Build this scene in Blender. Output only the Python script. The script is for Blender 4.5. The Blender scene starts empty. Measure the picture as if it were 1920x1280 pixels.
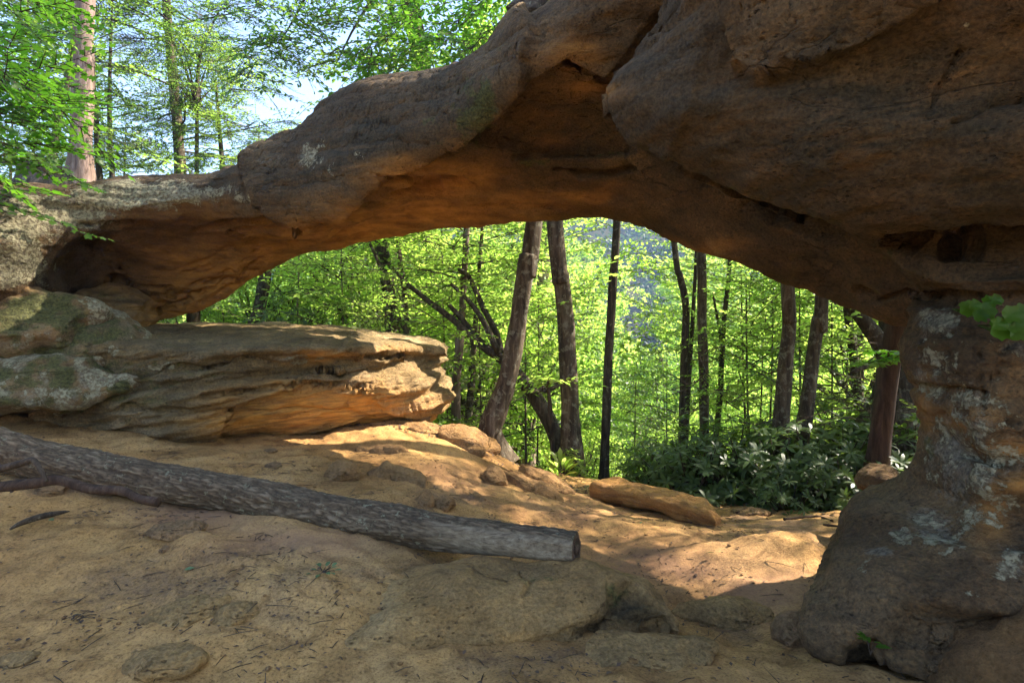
import bpy, math, random
import numpy as np
from mathutils import Vector, Matrix
C = bpy.context
S = C.scene
RNG = np.random.default_rng(7)
random.seed(7)

# ------------------------------------------------------------------ camera, sky, sun, exposure
FPX = 1067.0            # focal length in pixels of a 1920 wide picture (20 mm lens)
EYE = 1.55
HOR = 600.0
cd = bpy.data.cameras.new('camera')
cam = bpy.data.objects.new('camera', cd)
S.collection.objects.link(cam)
cd.sensor_width = 36.0
cd.lens = 36.0 * FPX / 1920.0
cd.shift_y = -40.0 / 1920.0
cd.clip_end = 5000
cd.clip_start = 0.05
cam.location = (0, 0, EYE)
cam.rotation_euler = (math.radians(90), 0, 0)
S.camera = cam

SUN_AZ = math.radians(20)     # from +X towards +Y
SUN_EL = math.radians(43)
w = bpy.data.worlds.new('World')
S.world = w
w.use_nodes = True
nt = w.node_tree
for n in list(nt.nodes):
    nt.nodes.remove(n)
sky = nt.nodes.new('ShaderNodeTexSky')
sky.sky_type = 'NISHITA'
sky.sun_disc = False
sky.sun_elevation = SUN_EL
sky.sun_rotation = math.radians(90) - SUN_AZ
sky.air_density = 1.0
sky.dust_density = 1.2
sky.ozone_density = 0.6
bg = nt.nodes.new('ShaderNodeBackground')
bg.inputs['Strength'].default_value = 0.135
wo = nt.nodes.new('ShaderNodeOutputWorld')
nt.links.new(sky.outputs[0], bg.inputs[0])
nt.links.new(bg.outputs[0], wo.inputs[0])
sl = bpy.data.lights.new('sun', 'SUN')
sl.energy = 5.0
sl.angle = math.radians(0.5)
sl.color = (1.0, 0.90, 0.75)
so = bpy.data.objects.new('sun', sl)
S.collection.objects.link(so)
sd = Vector((math.cos(SUN_EL) * math.cos(SUN_AZ), math.cos(SUN_EL) * math.sin(SUN_AZ), math.sin(SUN_EL)))
so.rotation_euler = sd.to_track_quat('Z', 'Y').to_euler()
so.location = (30, 20, 40)
S.view_settings.view_transform = 'Standard'
S.view_settings.look = 'None'
S.view_settings.exposure = 2.1
S.view_settings.gamma = 1.0
S.render.engine = 'CYCLES'
S.cycles.max_bounces = 8
S.cycles.diffuse_bounces = 6
S.cycles.glossy_bounces = 2
S.cycles.transmission_bounces = 4
S.cycles.volume_bounces = 0
S.cycles.use_denoising = True
S.cycles.use_adaptive_sampling = True
S.cycles.adaptive_threshold = 0.02
S.cycles.sample_clamp_indirect = 6

# ------------------------------------------------------------------ helpers
def P(px, py, d):
    return np.array([(px - 960.0) / FPX * d, d, EYE + (HOR - py) / FPX * d])

def proj(V):
    d = np.maximum(V[:, 1], 1e-3)
    return 960 + V[:, 0] / d * FPX, HOR - (V[:, 2] - EYE) / d * FPX, V[:, 1]

_perm = np.random.default_rng(3).permutation(256)
_perm = np.concatenate([_perm, _perm, _perm])
_g = np.random.default_rng(4).normal(size=(256, 3))
_g /= np.linalg.norm(_g, axis=1)[:, None]

def perlin(p):
    p = np.asarray(p, dtype=np.float64)
    i = np.floor(p).astype(np.int64)
    f = p - i
    u = f * f * f * (f * (f * 6 - 15) + 10)
    i = i & 255
    out = 0.0
    for dx in (0, 1):
        wx = u[:, 0] if dx else 1 - u[:, 0]
        a = _perm[(i[:, 0] + dx) & 255]
        for dy in (0, 1):
            wy = u[:, 1] if dy else 1 - u[:, 1]
            b = _perm[a + ((i[:, 1] + dy) & 255)]
            for dz in (0, 1):
                wz = u[:, 2] if dz else 1 - u[:, 2]
                h = _perm[b + ((i[:, 2] + dz) & 255)]
                g = _g[h]
                out = out + wx * wy * wz * (g[:, 0] * (f[:, 0] - dx) + g[:, 1] * (f[:, 1] - dy) + g[:, 2] * (f[:, 2] - dz))
    return out * 1.6

def fbm(p, octv=4, lac=2.03, gain=0.5):
    a, s, out = 1.0, 1.0, 0.0
    for k in range(octv):
        out = out + a * perlin(p * s + 17.3 * k)
        a *= gain
        s *= lac
    return out

def sstep(a, b, x):
    t = np.clip((x - a) / (b - a), 0, 1)
    return t * t * (3 - 2 * t)

def crom(A, n, closed):
    A = np.asarray(A, float)
    K = len(A)
    if closed:
        t = np.arange(n) / n * K
        i = np.floor(t).astype(int)
        f = t - i
        idx = lambda k: A[(i + k) % K]
    else:
        t = np.linspace(0, K - 1 - 1e-9, n)
        i = np.floor(t).astype(int)
        f = t - i
        E = np.concatenate([[2 * A[0] - A[1]], A, [2 * A[-1] - A[-2]]])
        idx = lambda k: E[i + k + 1]
    f = f.reshape((-1,) + (1,) * (A.ndim - 1))
    p0, p1, p2, p3 = idx(-1), idx(0), idx(1), idx(2)
    return 0.5 * (2 * p1 + (p2 - p0) * f + (2 * p0 - 5 * p1 + 4 * p2 - p3) * f * f + (3 * p1 - p0 - 3 * p2 + p3) * f ** 3)

def mesh(name, V, F, smooth=True):
    V = np.asarray(V, dtype=np.float32)
    F = np.asarray(F, dtype=np.int32)
    me = bpy.data.meshes.new(name)
    me.vertices.add(len(V))
    me.vertices.foreach_set('co', V.ravel())
    k = F.shape[1]
    me.loops.add(F.size)
    me.loops.foreach_set('vertex_index', F.ravel())
    me.polygons.add(len(F))
    me.polygons.foreach_set('loop_start', np.arange(0, F.size, k, dtype=np.int32))
    me.update(calc_edges=True)
    me.validate()
    if smooth:
        me.shade_smooth()
    else:
        me.shade_flat()
    return me

def obj(name, me, mat=None, parent=None, loc=None):
    o = bpy.data.objects.new(name, me)
    S.collection.objects.link(o)
    if mat is not None and me is not None and not me.materials:
        me.materials.append(mat)
    if parent is not None:
        o.parent = parent
    if loc is not None:
        o.location = loc
    return o

def tag(o, label=None, cat=None, group=None, kind=None):
    if label: o['label'] = label
    if cat: o['category'] = cat
    if group: o['group'] = group
    if kind: o['kind'] = kind
    return o

def empty(name, loc=(0, 0, 0), rz=0.0):
    o = bpy.data.objects.new(name, None)
    o.empty_display_size = 0.2
    o.location = loc
    o.rotation_euler = (0, 0, rz)
    S.collection.objects.link(o)
    return o

def col_attr(me, name, RGBA):
    a = me.color_attributes.new(name=name, type='FLOAT_COLOR', domain='POINT')
    a.data.foreach_set('color', np.asarray(RGBA, dtype=np.float32).ravel())

def loft(rings, nu, nv):
    A = np.array([crom(np.array(r), nv, True) for r in rings])
    A = crom(A, nu, False)
    V = A.reshape(-1, 3)
    i, j = np.meshgrid(np.arange(nu - 1), np.arange(nv), indexing='ij')
    a = i * nv + j
    b = i * nv + (j + 1) % nv
    F = np.stack([a, b, b + nv, a + nv], -1).reshape(-1, 4)
    T = np.concatenate([F[:, [0, 1, 2]], F[:, [0, 2, 3]]])
    c0, c1 = A[0].mean(0), A[-1].mean(0)
    n = len(V)
    V = np.vstack([V, c0, c1])
    jj = np.arange(nv)
    k0 = np.stack([(jj + 1) % nv, jj, np.full(nv, n)], -1)
    base = (nu - 1) * nv
    k1 = np.stack([base + jj, base + (jj + 1) % nv, np.full(nv, n + 1)], -1)
    return V, np.vstack([T, k0, k1])

def ico(sub, rx=1, ry=1, rz=1, c=(0, 0, 0), rot=0.0):
    import bmesh
    bm = bmesh.new()
    bmesh.ops.create_icosphere(bm, subdivisions=sub, radius=1.0)
    V = np.array([v.co[:] for v in bm.verts])
    F = np.array([[v.index for v in f.verts] for f in bm.faces])
    bm.free()
    V = V * np.array([rx, ry, rz])
    cr, sr = math.cos(rot), math.sin(rot)
    V = V @ np.array([[cr, sr, 0], [-sr, cr, 0], [0, 0, 1]]) + np.array(c)
    return V, F

def join(parts):
    Vs, Fs, o = [], [], 0
    for V, F in parts:
        Vs.append(V); Fs.append(np.asarray(F) + o); o += len(V)
    return np.vstack(Vs), np.vstack(Fs)

def remesh(parts, voxel, smooth_it=3):
    V, F = join(parts)
    me = mesh('tmp', V, F)
    o = obj('tmp', me)
    m = o.modifiers.new('r', 'REMESH')
    m.mode = 'VOXEL'
    m.voxel_size = voxel
    if smooth_it:
        s = o.modifiers.new('s', 'SMOOTH')
        s.factor = 0.5
        s.iterations = smooth_it
    dg = C.evaluated_depsgraph_get()
    ev = o.evaluated_get(dg)
    em = ev.to_mesh()
    n = len(em.vertices)
    V = np.empty(n * 3, dtype=np.float32)
    em.vertices.foreach_get('co', V)
    V = V.reshape(-1, 3).astype(float)
    nl = np.empty(len(em.loops), dtype=np.int32)
    em.loops.foreach_get('vertex_index', nl)
    lt = np.empty(len(em.polygons), dtype=np.int32)
    em.polygons.foreach_get('loop_total', lt)
    assert (lt == 4).all()
    F = nl.reshape(-1, 4).copy()
    ev.to_mesh_clear()
    bpy.data.objects.remove(o)
    bpy.data.meshes.remove(me)
    return V, F

def normals(V, F):
    a, b, c = V[F[:, 0]], V[F[:, 1]], V[F[:, 2]]
    if F.shape[1] == 4:
        n = np.cross(c - a, V[F[:, 3]] - b)
    else:
        n = np.cross(b - a, c - a)
    N = np.zeros_like(V)
    for k in range(F.shape[1]):
        for ax in range(3):
            N[:, ax] += np.bincount(F[:, k], weights=n[:, ax], minlength=len(V))
    N /= np.linalg.norm(N, axis=1)[:, None] + 1e-12
    return N

def seg_dist(px, py, pts):
    d = np.full(len(px), 1e9)
    for (x0, y0), (x1, y1) in zip(pts[:-1], pts[1:]):
        dx, dy = x1 - x0, y1 - y0
        t = np.clip(((px - x0) * dx + (py - y0) * dy) / (dx * dx + dy * dy + 1e-9), 0, 1)
        d = np.minimum(d, np.hypot(px - x0 - t * dx, py - y0 - t * dy))
    return d

def poly_sd(px, py, pts):
    ins = np.zeros(len(px), bool)
    q = pts + [pts[0]]
    for (x0, y0), (x1, y1) in zip(q[:-1], q[1:]):
        if y0 == y1: continue
        c = ((y0 > py) != (y1 > py)) & (px < (x1 - x0) * (py - y0) / (y1 - y0) + x0)
        ins ^= c
    d = seg_dist(px, py, q)
    return np.where(ins, d, -d)

class Sculpt:
    """carves a rock surface: grooves and steps are moved along the surface normal"""
    def __init__(self, V, F, seed=0.0):
        self.V, self.F = V, F
        self.N = normals(V, F)
        self.px, self.py, self.d = proj(V)
        wx = perlin(V * 3.0 + seed) * 1.0
        wy = perlin(V * 3.0 + 31 + seed)
        self.wx, self.wy = wx, wy
        self.front = (self.N * (np.array([0, 0, EYE]) - V)).sum(1) > -0.15
        self.off = np.zeros(len(V))
    def groove(self, pts, width, depth, wob=6):
        width, depth = max(width * 1.15, 4.2), depth * 1.5
        d = seg_dist(self.px + self.wx * wob, self.py + self.wy * wob, pts)
        self.off -= depth * np.exp(-(d / width) ** 2) * self.front
    def step(self, pts, soft, h, wob=6):
        d = poly_sd(self.px + self.wx * wob, self.py + self.wy * wob, pts)
        self.off += h * sstep(-soft, soft, d) * self.front
    def blob(self, cx, cy, rx, ry, h, ang=0.0):
        c, s = math.cos(ang), math.sin(ang)
        dx, dy = self.px - cx, self.py - cy
        u, v = (dx * c + dy * s) / rx, (-dx * s + dy * c) / ry
        self.off += h * np.exp(-(u * u + v * v)) * self.front
    def apply(self):
        self.V = self.V + self.N * self.off[:, None]
        self.off[:] = 0
        self.N = normals(self.V, self.F)

def paint(V, spots, wob=0.0):
    px, py, d = proj(V)
    if wob:
        px = px + perlin(V * 2.5 + 5) * wob
        py = py + perlin(V * 2.5 + 50) * wob
    m = np.zeros(len(V))
    for cx, cy, rx, ry, s in spots:
        q = ((px - cx) / rx) ** 2 + ((py - cy) / ry) ** 2
        m = np.maximum(m, s * np.exp(-q ** 1.15))
    return m

_LM = [(235, "the arch's left foot"), (364, 'the short reddish trunk'), (487, 'the right-leaning dark trunk'), (590, 'the middle of the ledge'), (735, 'the dark trunk behind the ledge'), (865, 'the ledge nose'), (965, 'the bowed trunk'),
       (1060, 'the straight grey trunk'), (1140, 'the slender dark trunk'), (1215, 'the blue gap in the leaves'), (1300, 'the cluster of thin trunks'), (1355, 'the thin forked trunk'), (1475, 'the left sturdy mottled trunk'), (1530, 'the right sturdy mottled trunk'), (1600, 'the thicket by the pillar'), (1665, 'the reddish trunk'), (1760, 'the pillar')]
_ORD = ['nearest', 'second nearest', 'third nearest', 'fourth nearest', 'fifth nearest', 'sixth nearest', 'seventh nearest', 'eighth nearest', 'ninth nearest', 'tenth nearest', 'eleventh nearest', 'twelfth nearest']
def place_labels(prefix, spots):
    """spots: [(px, depth)]; words that say behind which landmark of the picture each one stands"""
    near = [min(range(len(_LM)), key=lambda k: abs(_LM[k][0] - px)) for px, d in spots]
    out = [None] * len(spots)
    for k in set(near):
        ids = sorted([i for i in range(len(spots)) if near[i] == k], key=lambda i: spots[i][1])
        for n_, i in enumerate(ids):
            out[i] = prefix + ' behind ' + _LM[k][1] + (', ' + _ORD[min(n_, 11)] + ' there' if len(ids) > 1 else '')
    return out

# ------------------------------------------------------------------ materials
class NT:
    def __init__(self, name):
        self.m = bpy.data.materials.new(name)
        self.m.use_nodes = True
        self.t = self.m.node_tree
        for n in list(self.t.nodes): self.t.nodes.remove(n)
        self.out = self.t.nodes.new('ShaderNodeOutputMaterial')
    def n(self, typ, **kw):
        nd = self.t.nodes.new(typ)
        for k, v in kw.items():
            if k.startswith('i_'):
                nd.inputs[k[2:].replace('_', ' ')].default_value = v
            else:
                setattr(nd, k, v)
        return nd
    def l(self, a, b):
        self.t.links.new(a, b)
    def pos(self, scale=(1, 1, 1), rot=(0, 0, 0)):
        tc = self.n('ShaderNodeTexCoord')
        mp = self.n('ShaderNodeMapping')
        mp.inputs['Scale'].default_value = scale
        mp.inputs['Rotation'].default_value = rot
        self.l(tc.outputs['Object'], mp.inputs['Vector'])
        return mp.outputs[0]
    def noise(self, vec, scale, detail=5, rough=0.55, dist=0.0):
        nd = self.n('ShaderNodeTexNoise')
        nd.inputs['Scale'].default_value = scale
        nd.inputs['Detail'].default_value = detail
        nd.inputs['Roughness'].default_value = rough
        nd.inputs['Distortion'].default_value = dist
        self.l(vec, nd.inputs['Vector'])
        return nd.outputs['Fac']
    def ramp(self, fac, stops):
        r = self.n('ShaderNodeValToRGB')
        e = r.color_ramp.elements
        while len(e) < len(stops): e.new(0.5)
        for el, (p, c) in zip(e, stops):
            el.position = p
            el.color = c if len(c) == 4 else (*c, 1)
        self.l(fac, r.inputs['Fac'])
        return r.outputs['Color']
    def mix(self, fac, a, b, mode='MIX'):
        m = self.n('ShaderNodeMix', data_type='RGBA', blend_type=mode)
        for s, i in ((fac, 0), (a, 6), (b, 7)):
            if isinstance(s, (int, float)): m.inputs[i].default_value = s
            elif isinstance(s, tuple): m.inputs[i].default_value = (*s, 1) if len(s) == 3 else s
            else: self.l(s, m.inputs[i])
        return m.outputs[2]
    def math(self, op, a, b=0.0, c=0.0, clamp=False):
        m = self.n('ShaderNodeMath', operation=op, use_clamp=clamp)
        for s, i in ((a, 0), (b, 1), (c, 2)):
            if isinstance(s, (int, float)): m.inputs[i].default_value = s
            else: self.l(s, m.inputs[i])
        return m.outputs[0]
    def bump(self, h, strength, dist, base=None):
        b = self.n('ShaderNodeBump')
        b.inputs['Strength'].default_value = strength
        b.inputs['Distance'].default_value = dist
        self.l(h, b.inputs['Height'])
        if base is not None: self.l(base, b.inputs['Normal'])
        return b.outputs[0]

def rock_mat(name, c1, c2, c3, strata=(1.0, 1.0, 6.0), rot=(0, 0.12, 0), fine=(0.5, 0.012), rough=0.9):
    k = NT(name)
    p0 = k.pos()
    ps = k.pos(strata, rot)
    big = k.noise(p0, 1.1, 6, 0.6, 0.6)
    base = k.ramp(big, [(0.32, c1), (0.5, c2), (0.68, c3)])
    st = k.noise(ps, 2.4, 7, 0.68, 0.5)
    base = k.mix(0.55, base, k.ramp(st, [(0.3, (0.42, 0.38, 0.35)), (0.52, (1, 1, 1)), (0.7, (1.45, 1.3, 1.12))]), 'MULTIPLY')
    gr = k.noise(p0, 55, 3, 0.7)
    base = k.mix(0.85, base, k.ramp(gr, [(0.3, (0.45, 0.43, 0.4)), (0.5, (1, 1, 1)), (0.72, (1.6, 1.55, 1.45))]), 'MULTIPLY')
    vo = k.n('ShaderNodeTexVoronoi', feature='F1'); vo.inputs['Scale'].default_value = 26; vo.inputs['Randomness'].default_value = 1.0
    k.l(k.pos((1, 1, 2.2), rot), vo.inputs['Vector'])
    pitn = k.noise(p0, 2.6, 4, 0.6)
    pit = k.math('MULTIPLY', k.ramp(vo.outputs['Distance'], [(0.10, (1, 1, 1)), (0.26, (0, 0, 0))]), k.ramp(pitn, [(0.48, (0, 0, 0)), (0.62, (1, 1, 1))]))
    ck = k.n('ShaderNodeTexVoronoi', feature='DISTANCE_TO_EDGE'); ck.inputs['Scale'].default_value = 1.3
    wv = k.n('ShaderNodeVectorMath', operation='ADD'); nz = k.n('ShaderNodeTexNoise'); nz.inputs['Scale'].default_value = 2.2; nz.inputs['Detail'].default_value = 6
    sc_ = k.n('ShaderNodeVectorMath', operation='SCALE'); sc_.inputs['Scale'].default_value = 0.9
    pk = k.pos((0.7, 0.7, 2.4), rot)
    k.l(pk, nz.inputs['Vector']); k.l(nz.outputs['Color'], sc_.inputs[0]); k.l(pk, wv.inputs[0]); k.l(sc_.outputs[0], wv.inputs[1]); k.l(wv.outputs[0], ck.inputs['Vector'])
    crk = k.math('MULTIPLY', k.ramp(ck.outputs['Distance'], [(0.0, (1, 1, 1)), (0.016, (0, 0, 0))]), k.ramp(k.noise(p0, 1.6, 3, 0.6), [(0.52, (0, 0, 0)), (0.66, (1, 1, 1))]))
    hole = k.math('MAXIMUM', pit, crk)
    base = k.mix(k.math('MULTIPLY', hole, 0.5), base, (0.03, 0.022, 0.015))
    at = k.n('ShaderNodeAttribute', attribute_name='marks')
    sp = k.n('ShaderNodeSeparateColor')
    k.l(at.outputs['Color'], sp.inputs[0])
    li, mo, ru, dk = sp.outputs[0], sp.outputs[1], sp.outputs[2], at.outputs['Alpha']
    mt = k.noise(p0, 9, 8, 0.78, 0.4)
    base = k.mix(0.7, base, k.ramp(mt, [(0.34, (0.45, 0.45, 0.47)), (0.5, (1, 1, 1)), (0.62, (1.4, 1.25, 1.05)), (0.72, (1.7, 1.65, 1.6))]), 'MULTIPLY')
    # rust (orange sandstone), brightened in colour to stand for bounced light
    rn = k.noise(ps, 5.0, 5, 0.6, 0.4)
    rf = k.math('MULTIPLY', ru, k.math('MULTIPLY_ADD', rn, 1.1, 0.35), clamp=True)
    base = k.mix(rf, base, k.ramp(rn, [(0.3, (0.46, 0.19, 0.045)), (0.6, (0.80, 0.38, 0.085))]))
    # dark varnish, and shade painted into hollows and undercuts
    dn = k.noise(ps, 3.2, 6, 0.65, 0.8)
    df = k.math('MULTIPLY', dk, k.ramp(dn, [(0.3, (0.25, 0.25, 0.25)), (0.6, (1, 1, 1))]), clamp=True)
    base = k.mix(df, base, k.ramp(gr, [(0.35, (0.026, 0.021, 0.013)), (0.65, (0.070, 0.057, 0.034))]))
    # moss
    mn = k.noise(p0, 9, 6, 0.65)
    mf = k.ramp(k.math('ADD', mn, k.math('MULTIPLY_ADD', mo, 0.62, -0.42)), [(0.42, (0, 0, 0)), (0.56, (1, 1, 1))])
    base = k.mix(k.math('MULTIPLY', mf, 0.75), base, k.ramp(gr, [(0.35, (0.028, 0.035, 0.012)), (0.65, (0.10, 0.115, 0.03))]))
    # lichen
    ln = k.noise(p0, 7.5, 7, 0.72, 0.25)
    lf = k.ramp(k.math('ADD', ln, k.math('MULTIPLY_ADD', li, 0.62, -0.40)), [(0.455, (0, 0, 0)), (0.48, (1, 1, 1))])
    ln2 = k.noise(p0, 38, 4, 0.7)
    lf = k.math('MULTIPLY', lf, k.ramp(ln2, [(0.38, (0.15, 0.15, 0.15)), (0.52, (0.9, 0.9, 0.9))]))
    base = k.mix(lf, base, k.ramp(ln2, [(0.35, (0.22, 0.20, 0.12)), (0.7, (0.50, 0.45, 0.29))]))
    cn = k.noise(p0, 4.2, 8, 0.8, 0.6)
    cf = k.ramp(k.math('ADD', cn, k.math('MULTIPLY_ADD', li, 0.5, -0.30)), [(0.46, (0, 0, 0)), (0.58, (1, 1, 1))])
    base = k.mix(k.math('MULTIPLY', cf, k.math('MULTIPLY', k.math('SUBTRACT', 1.0, lf), 0.6)), base, k.ramp(gr, [(0.35, (0.10, 0.09, 0.07)), (0.65, (0.34, 0.31, 0.24))]))
    bs = k.n('ShaderNodeBsdfPrincipled')
    k.l(base, bs.inputs['Base Color'])
    bs.inputs['Roughness'].default_value = rough
    bs.inputs['Specular IOR Level'].default_value = 0.25
    h1 = k.noise(p0, 6, 8, 0.62)
    h2 = k.noise(ps, 7, 8, 0.7, 0.3)
    b = k.bump(h1, 0.5, 0.06)
    b = k.bump(h2, 0.75, 0.045, b)
    b = k.bump(mt, 0.6, 0.03, b)
    b = k.bump(gr, 0.8, fine[1] * 1.3, b)
    b = k.bump(k.math('SUBTRACT', 1.0, hole), 0.9, 0.03, b)
    b = k.bump(lf, 0.8, 0.012, b)
    k.l(b, bs.inputs['Normal'])
    k.l(bs.outputs[0], k.out.inputs[0])
    return k.m

def ground_mat():
    k = NT('sandy_ground')
    p0 = k.pos()
    n1 = k.noise(p0, 0.9, 6, 0.6, 0.5)
    sand = k.ramp(n1, [(0.3, (0.22, 0.12, 0.044)), (0.5, (0.35, 0.203, 0.077)), (0.7, (0.46, 0.285, 0.12))])
    n2 = k.noise(p0, 6, 8, 0.72, 0.3)
    sand = k.mix(0.6, sand, k.ramp(n2, [(0.34, (0.5, 0.45, 0.42)), (0.5, (1, 1, 1)), (0.68, (1.25, 1.22, 1.18))]), 'MULTIPLY')
    n3 = k.noise(p0, 75, 4, 0.75)
    sand = k.mix(0.9, sand, k.ramp(n3, [(0.32, (0.35, 0.31, 0.28)), (0.46, (1, 1, 1)), (0.72, (1.45, 1.4, 1.3))]), 'MULTIPLY')
    n5 = k.noise(p0, 3.1, 9, 0.8, 1.2)
    sand = k.mix(0.75, sand, k.ramp(n5, [(0.36, (0.42, 0.36, 0.32)), (0.48, (1, 1, 1)), (0.66, (1.3, 1.28, 1.2))]), 'MULTIPLY')
    at = k.n('ShaderNodeAttribute', attribute_name='marks')
    sp = k.n('ShaderNodeSeparateColor')
    k.l(at.outputs['Color'], sp.inputs[0])
    n4 = k.noise(p0, 16, 8, 0.85, 0.8)
    lit = k.ramp(k.math('ADD', n4, k.math('MULTIPLY_ADD', sp.outputs[0], 0.6, -0.35)), [(0.42, (0, 0, 0)), (0.75, (1, 1, 1))])
    sand = k.mix(k.math('MULTIPLY', lit, 0.75), sand, k.ramp(n3, [(0.35, (0.045, 0.03, 0.022)), (0.6, (0.15, 0.10, 0.07))]))
    pink = k.mix(k.math('MULTIPLY', sp.outputs[2], 0.75), sand, (0.25, 0.135, 0.085))
    leafy = k.ramp(n4, [(0.3, (0.02, 0.02, 0.01)), (0.5, (0.06, 0.05, 0.02)), (0.7, (0.06, 0.09, 0.02))])
    colr = k.mix(sp.outputs[1], pink, leafy)
    bs = k.n('ShaderNodeBsdfPrincipled')
    k.l(colr, bs.inputs['Base Color'])
    bs.inputs['Roughness'].default_value = 0.95
    bs.inputs['Specular IOR Level'].default_value = 0.15
    b = k.bump(n2, 0.5, 0.03)
    b = k.bump(k.noise(p0, 30, 6, 0.7), 0.5, 0.012, b)
    b = k.bump(n3, 0.5, 0.005, b)
    k.l(b, bs.inputs['Normal'])
    k.l(bs.outputs[0], k.out.inputs[0])
    return k.m

def bark_mat(name, dark, mid, light, ring=14.0, lich=0.0, tintrand=True):
    k = NT(name)
    ps = k.pos((1, 1, 0.16))
    p0 = k.pos()
    oi = k.n('ShaderNodeObjectInfo')
    n1 = k.noise(ps, ring, 8, 0.72, 0.6)
    c = k.ramp(n1, [(0.34, dark), (0.52, mid), (0.72, light)])
    n2 = k.noise(p0, 1.7, 4, 0.6)
    c = k.mix(0.5, c, k.ramp(n2, [(0.3, (0.6, 0.6, 0.58)), (0.7, (1.3, 1.28, 1.22))]), 'MULTIPLY')
    n3 = k.noise(p0, 11, 6, 0.7, 0.2)
    lf = k.ramp(n3, [(0.60 - lich * 0.12, (0, 0, 0)), (0.66 - lich * 0.12, (1, 1, 1))])
    c = k.mix(k.math('MULTIPLY', lf, 0.5 if lich else 0.0), c, (0.27, 0.26, 0.19))
    bs = k.n('ShaderNodeBsdfPrincipled')
    k.l(c, bs.inputs['Base Color'])
    bs.inputs['Roughness'].default_value = 0.9
    bs.inputs['Specular IOR Level'].default_value = 0.2
    b = k.bump(n1, 0.9, 0.02)
    b = k.bump(k.noise(ps, 60, 4, 0.7), 0.4, 0.004, b)
    k.l(b, bs.inputs['Normal'])
    k.l(bs.outputs[0], k.out.inputs[0])
    return k.m

def leaf_mat(name, ca, cb, ta, tb, gloss=0.35, tmix=0.5):
    k = NT(name)
    p0 = k.pos()
    gi = k.n('ShaderNodeNewGeometry')
    oi = k.n('ShaderNodeObjectInfo')
    r = k.math('FRACT', k.math('ADD', gi.outputs['Random Per Island'], k.math('MULTIPLY', oi.outputs['Random'], 0.9)))
    cl = k.noise(p0, 0.55, 3, 0.5)
    f = k.math('ADD', k.math('MULTIPLY', r, 0.5), k.math('MULTIPLY_ADD', cl, 1.3, -0.4), clamp=True)
    dif = k.mix(f, ca, cb)
    tr = k.mix(f, ta, tb)
    d = k.n('ShaderNodeBsdfPrincipled')
    k.l(dif, d.inputs['Base Color'])
    d.inputs['Roughness'].default_value = gloss
    d.inputs['Specular IOR Level'].default_value = 0.4
    t = k.n('ShaderNodeBsdfTranslucent')
    k.l(tr, t.inputs['Color'])
    m = k.n('ShaderNodeMixShader')
    m.inputs[0].default_value = tmix
    k.l(d.outputs[0], m.inputs[1])
    k.l(t.outputs[0], m.inputs[2])
    k.l(m.outputs[0], k.out.inputs[0])
    return k.m

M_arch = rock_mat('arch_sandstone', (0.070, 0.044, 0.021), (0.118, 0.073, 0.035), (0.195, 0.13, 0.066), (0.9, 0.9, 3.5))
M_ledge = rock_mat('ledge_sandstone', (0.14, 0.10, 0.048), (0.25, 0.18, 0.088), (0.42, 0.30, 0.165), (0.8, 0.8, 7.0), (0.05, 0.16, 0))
M_stone = rock_mat('loose_sandstone', (0.15, 0.092, 0.048), (0.235, 0.15, 0.077), (0.32, 0.215, 0.115), (1, 1, 5))
M_ground = ground_mat()
M_sandrock = rock_mat('sandy_rock', (0.19, 0.12, 0.05), (0.31, 0.20, 0.083), (0.42, 0.285, 0.13), (0.8, 0.8, 4.0))
M_olive = rock_mat('weathered_sandstone', (0.10, 0.075, 0.04), (0.17, 0.13, 0.07), (0.26, 0.20, 0.115), (0.8, 0.8, 3.0))
M_bark = bark_mat('grey_bark', (0.026, 0.019, 0.013), (0.09, 0.066, 0.044), (0.22, 0.175, 0.125), 14, 0.5)
M_bark_dark = bark_mat('dark_bark', (0.02, 0.015, 0.011), (0.07, 0.052, 0.037), (0.16, 0.125, 0.09), 18, 0.2)
M_bark_pink = bark_mat('pine_bark', (0.07, 0.045, 0.035), (0.21, 0.145, 0.12), (0.40, 0.31, 0.27), 12, 0.0)
M_bark_red = bark_mat('red_brown_bark', (0.022, 0.014, 0.01), (0.065, 0.04, 0.027), (0.12, 0.08, 0.055), 16, 0.0)
M_log = bark_mat('log_bark', (0.022, 0.017, 0.013), (0.085, 0.066, 0.048), (0.20, 0.165, 0.125), 9, 1.0)
M_twig = bark_mat('twig_bark', (0.03, 0.022, 0.016), (0.075, 0.055, 0.04), (0.14, 0.11, 0.08), 20, 0.0)
M_leaf = leaf_mat('spring_leaves', (0.08, 0.125, 0.02), (0.15, 0.18, 0.04), (0.38, 0.68, 0.07), (0.74, 0.90, 0.20), .45, .68)
M_leaf_mid = leaf_mat('midsummer_leaves', (0.05, 0.09, 0.018), (0.09, 0.13, 0.03), (0.20, 0.42, 0.05), (0.48, 0.66, 0.10), .45, .55)
M_leaf_dark = leaf_mat('dark_leaves', (0.03, 0.065, 0.02), (0.055, 0.10, 0.025), (0.14, 0.34, 0.04), (0.38, 0.56, 0.08), 0.4, 0.5)
M_leaf_near = leaf_mat('maple_leaves', (0.045, 0.11, 0.012), (0.08, 0.15, 0.02), (0.09, 0.32, 0.015), (0.24, 0.50, 0.03), 0.45, 0.5)
M_leaf_gloss = leaf_mat('rhododendron_leaves', (0.028, 0.055, 0.016), (0.06, 0.095, 0.025), (0.10, 0.20, 0.02), (0.30, 0.42, 0.06), 0.42, 0.35)
M_needle = leaf_mat('hemlock_needles', (0.022, 0.05, 0.025), (0.05, 0.085, 0.03), (0.06, 0.13, 0.03), (0.16, 0.25, 0.05), 0.5, 0.3)
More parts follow.
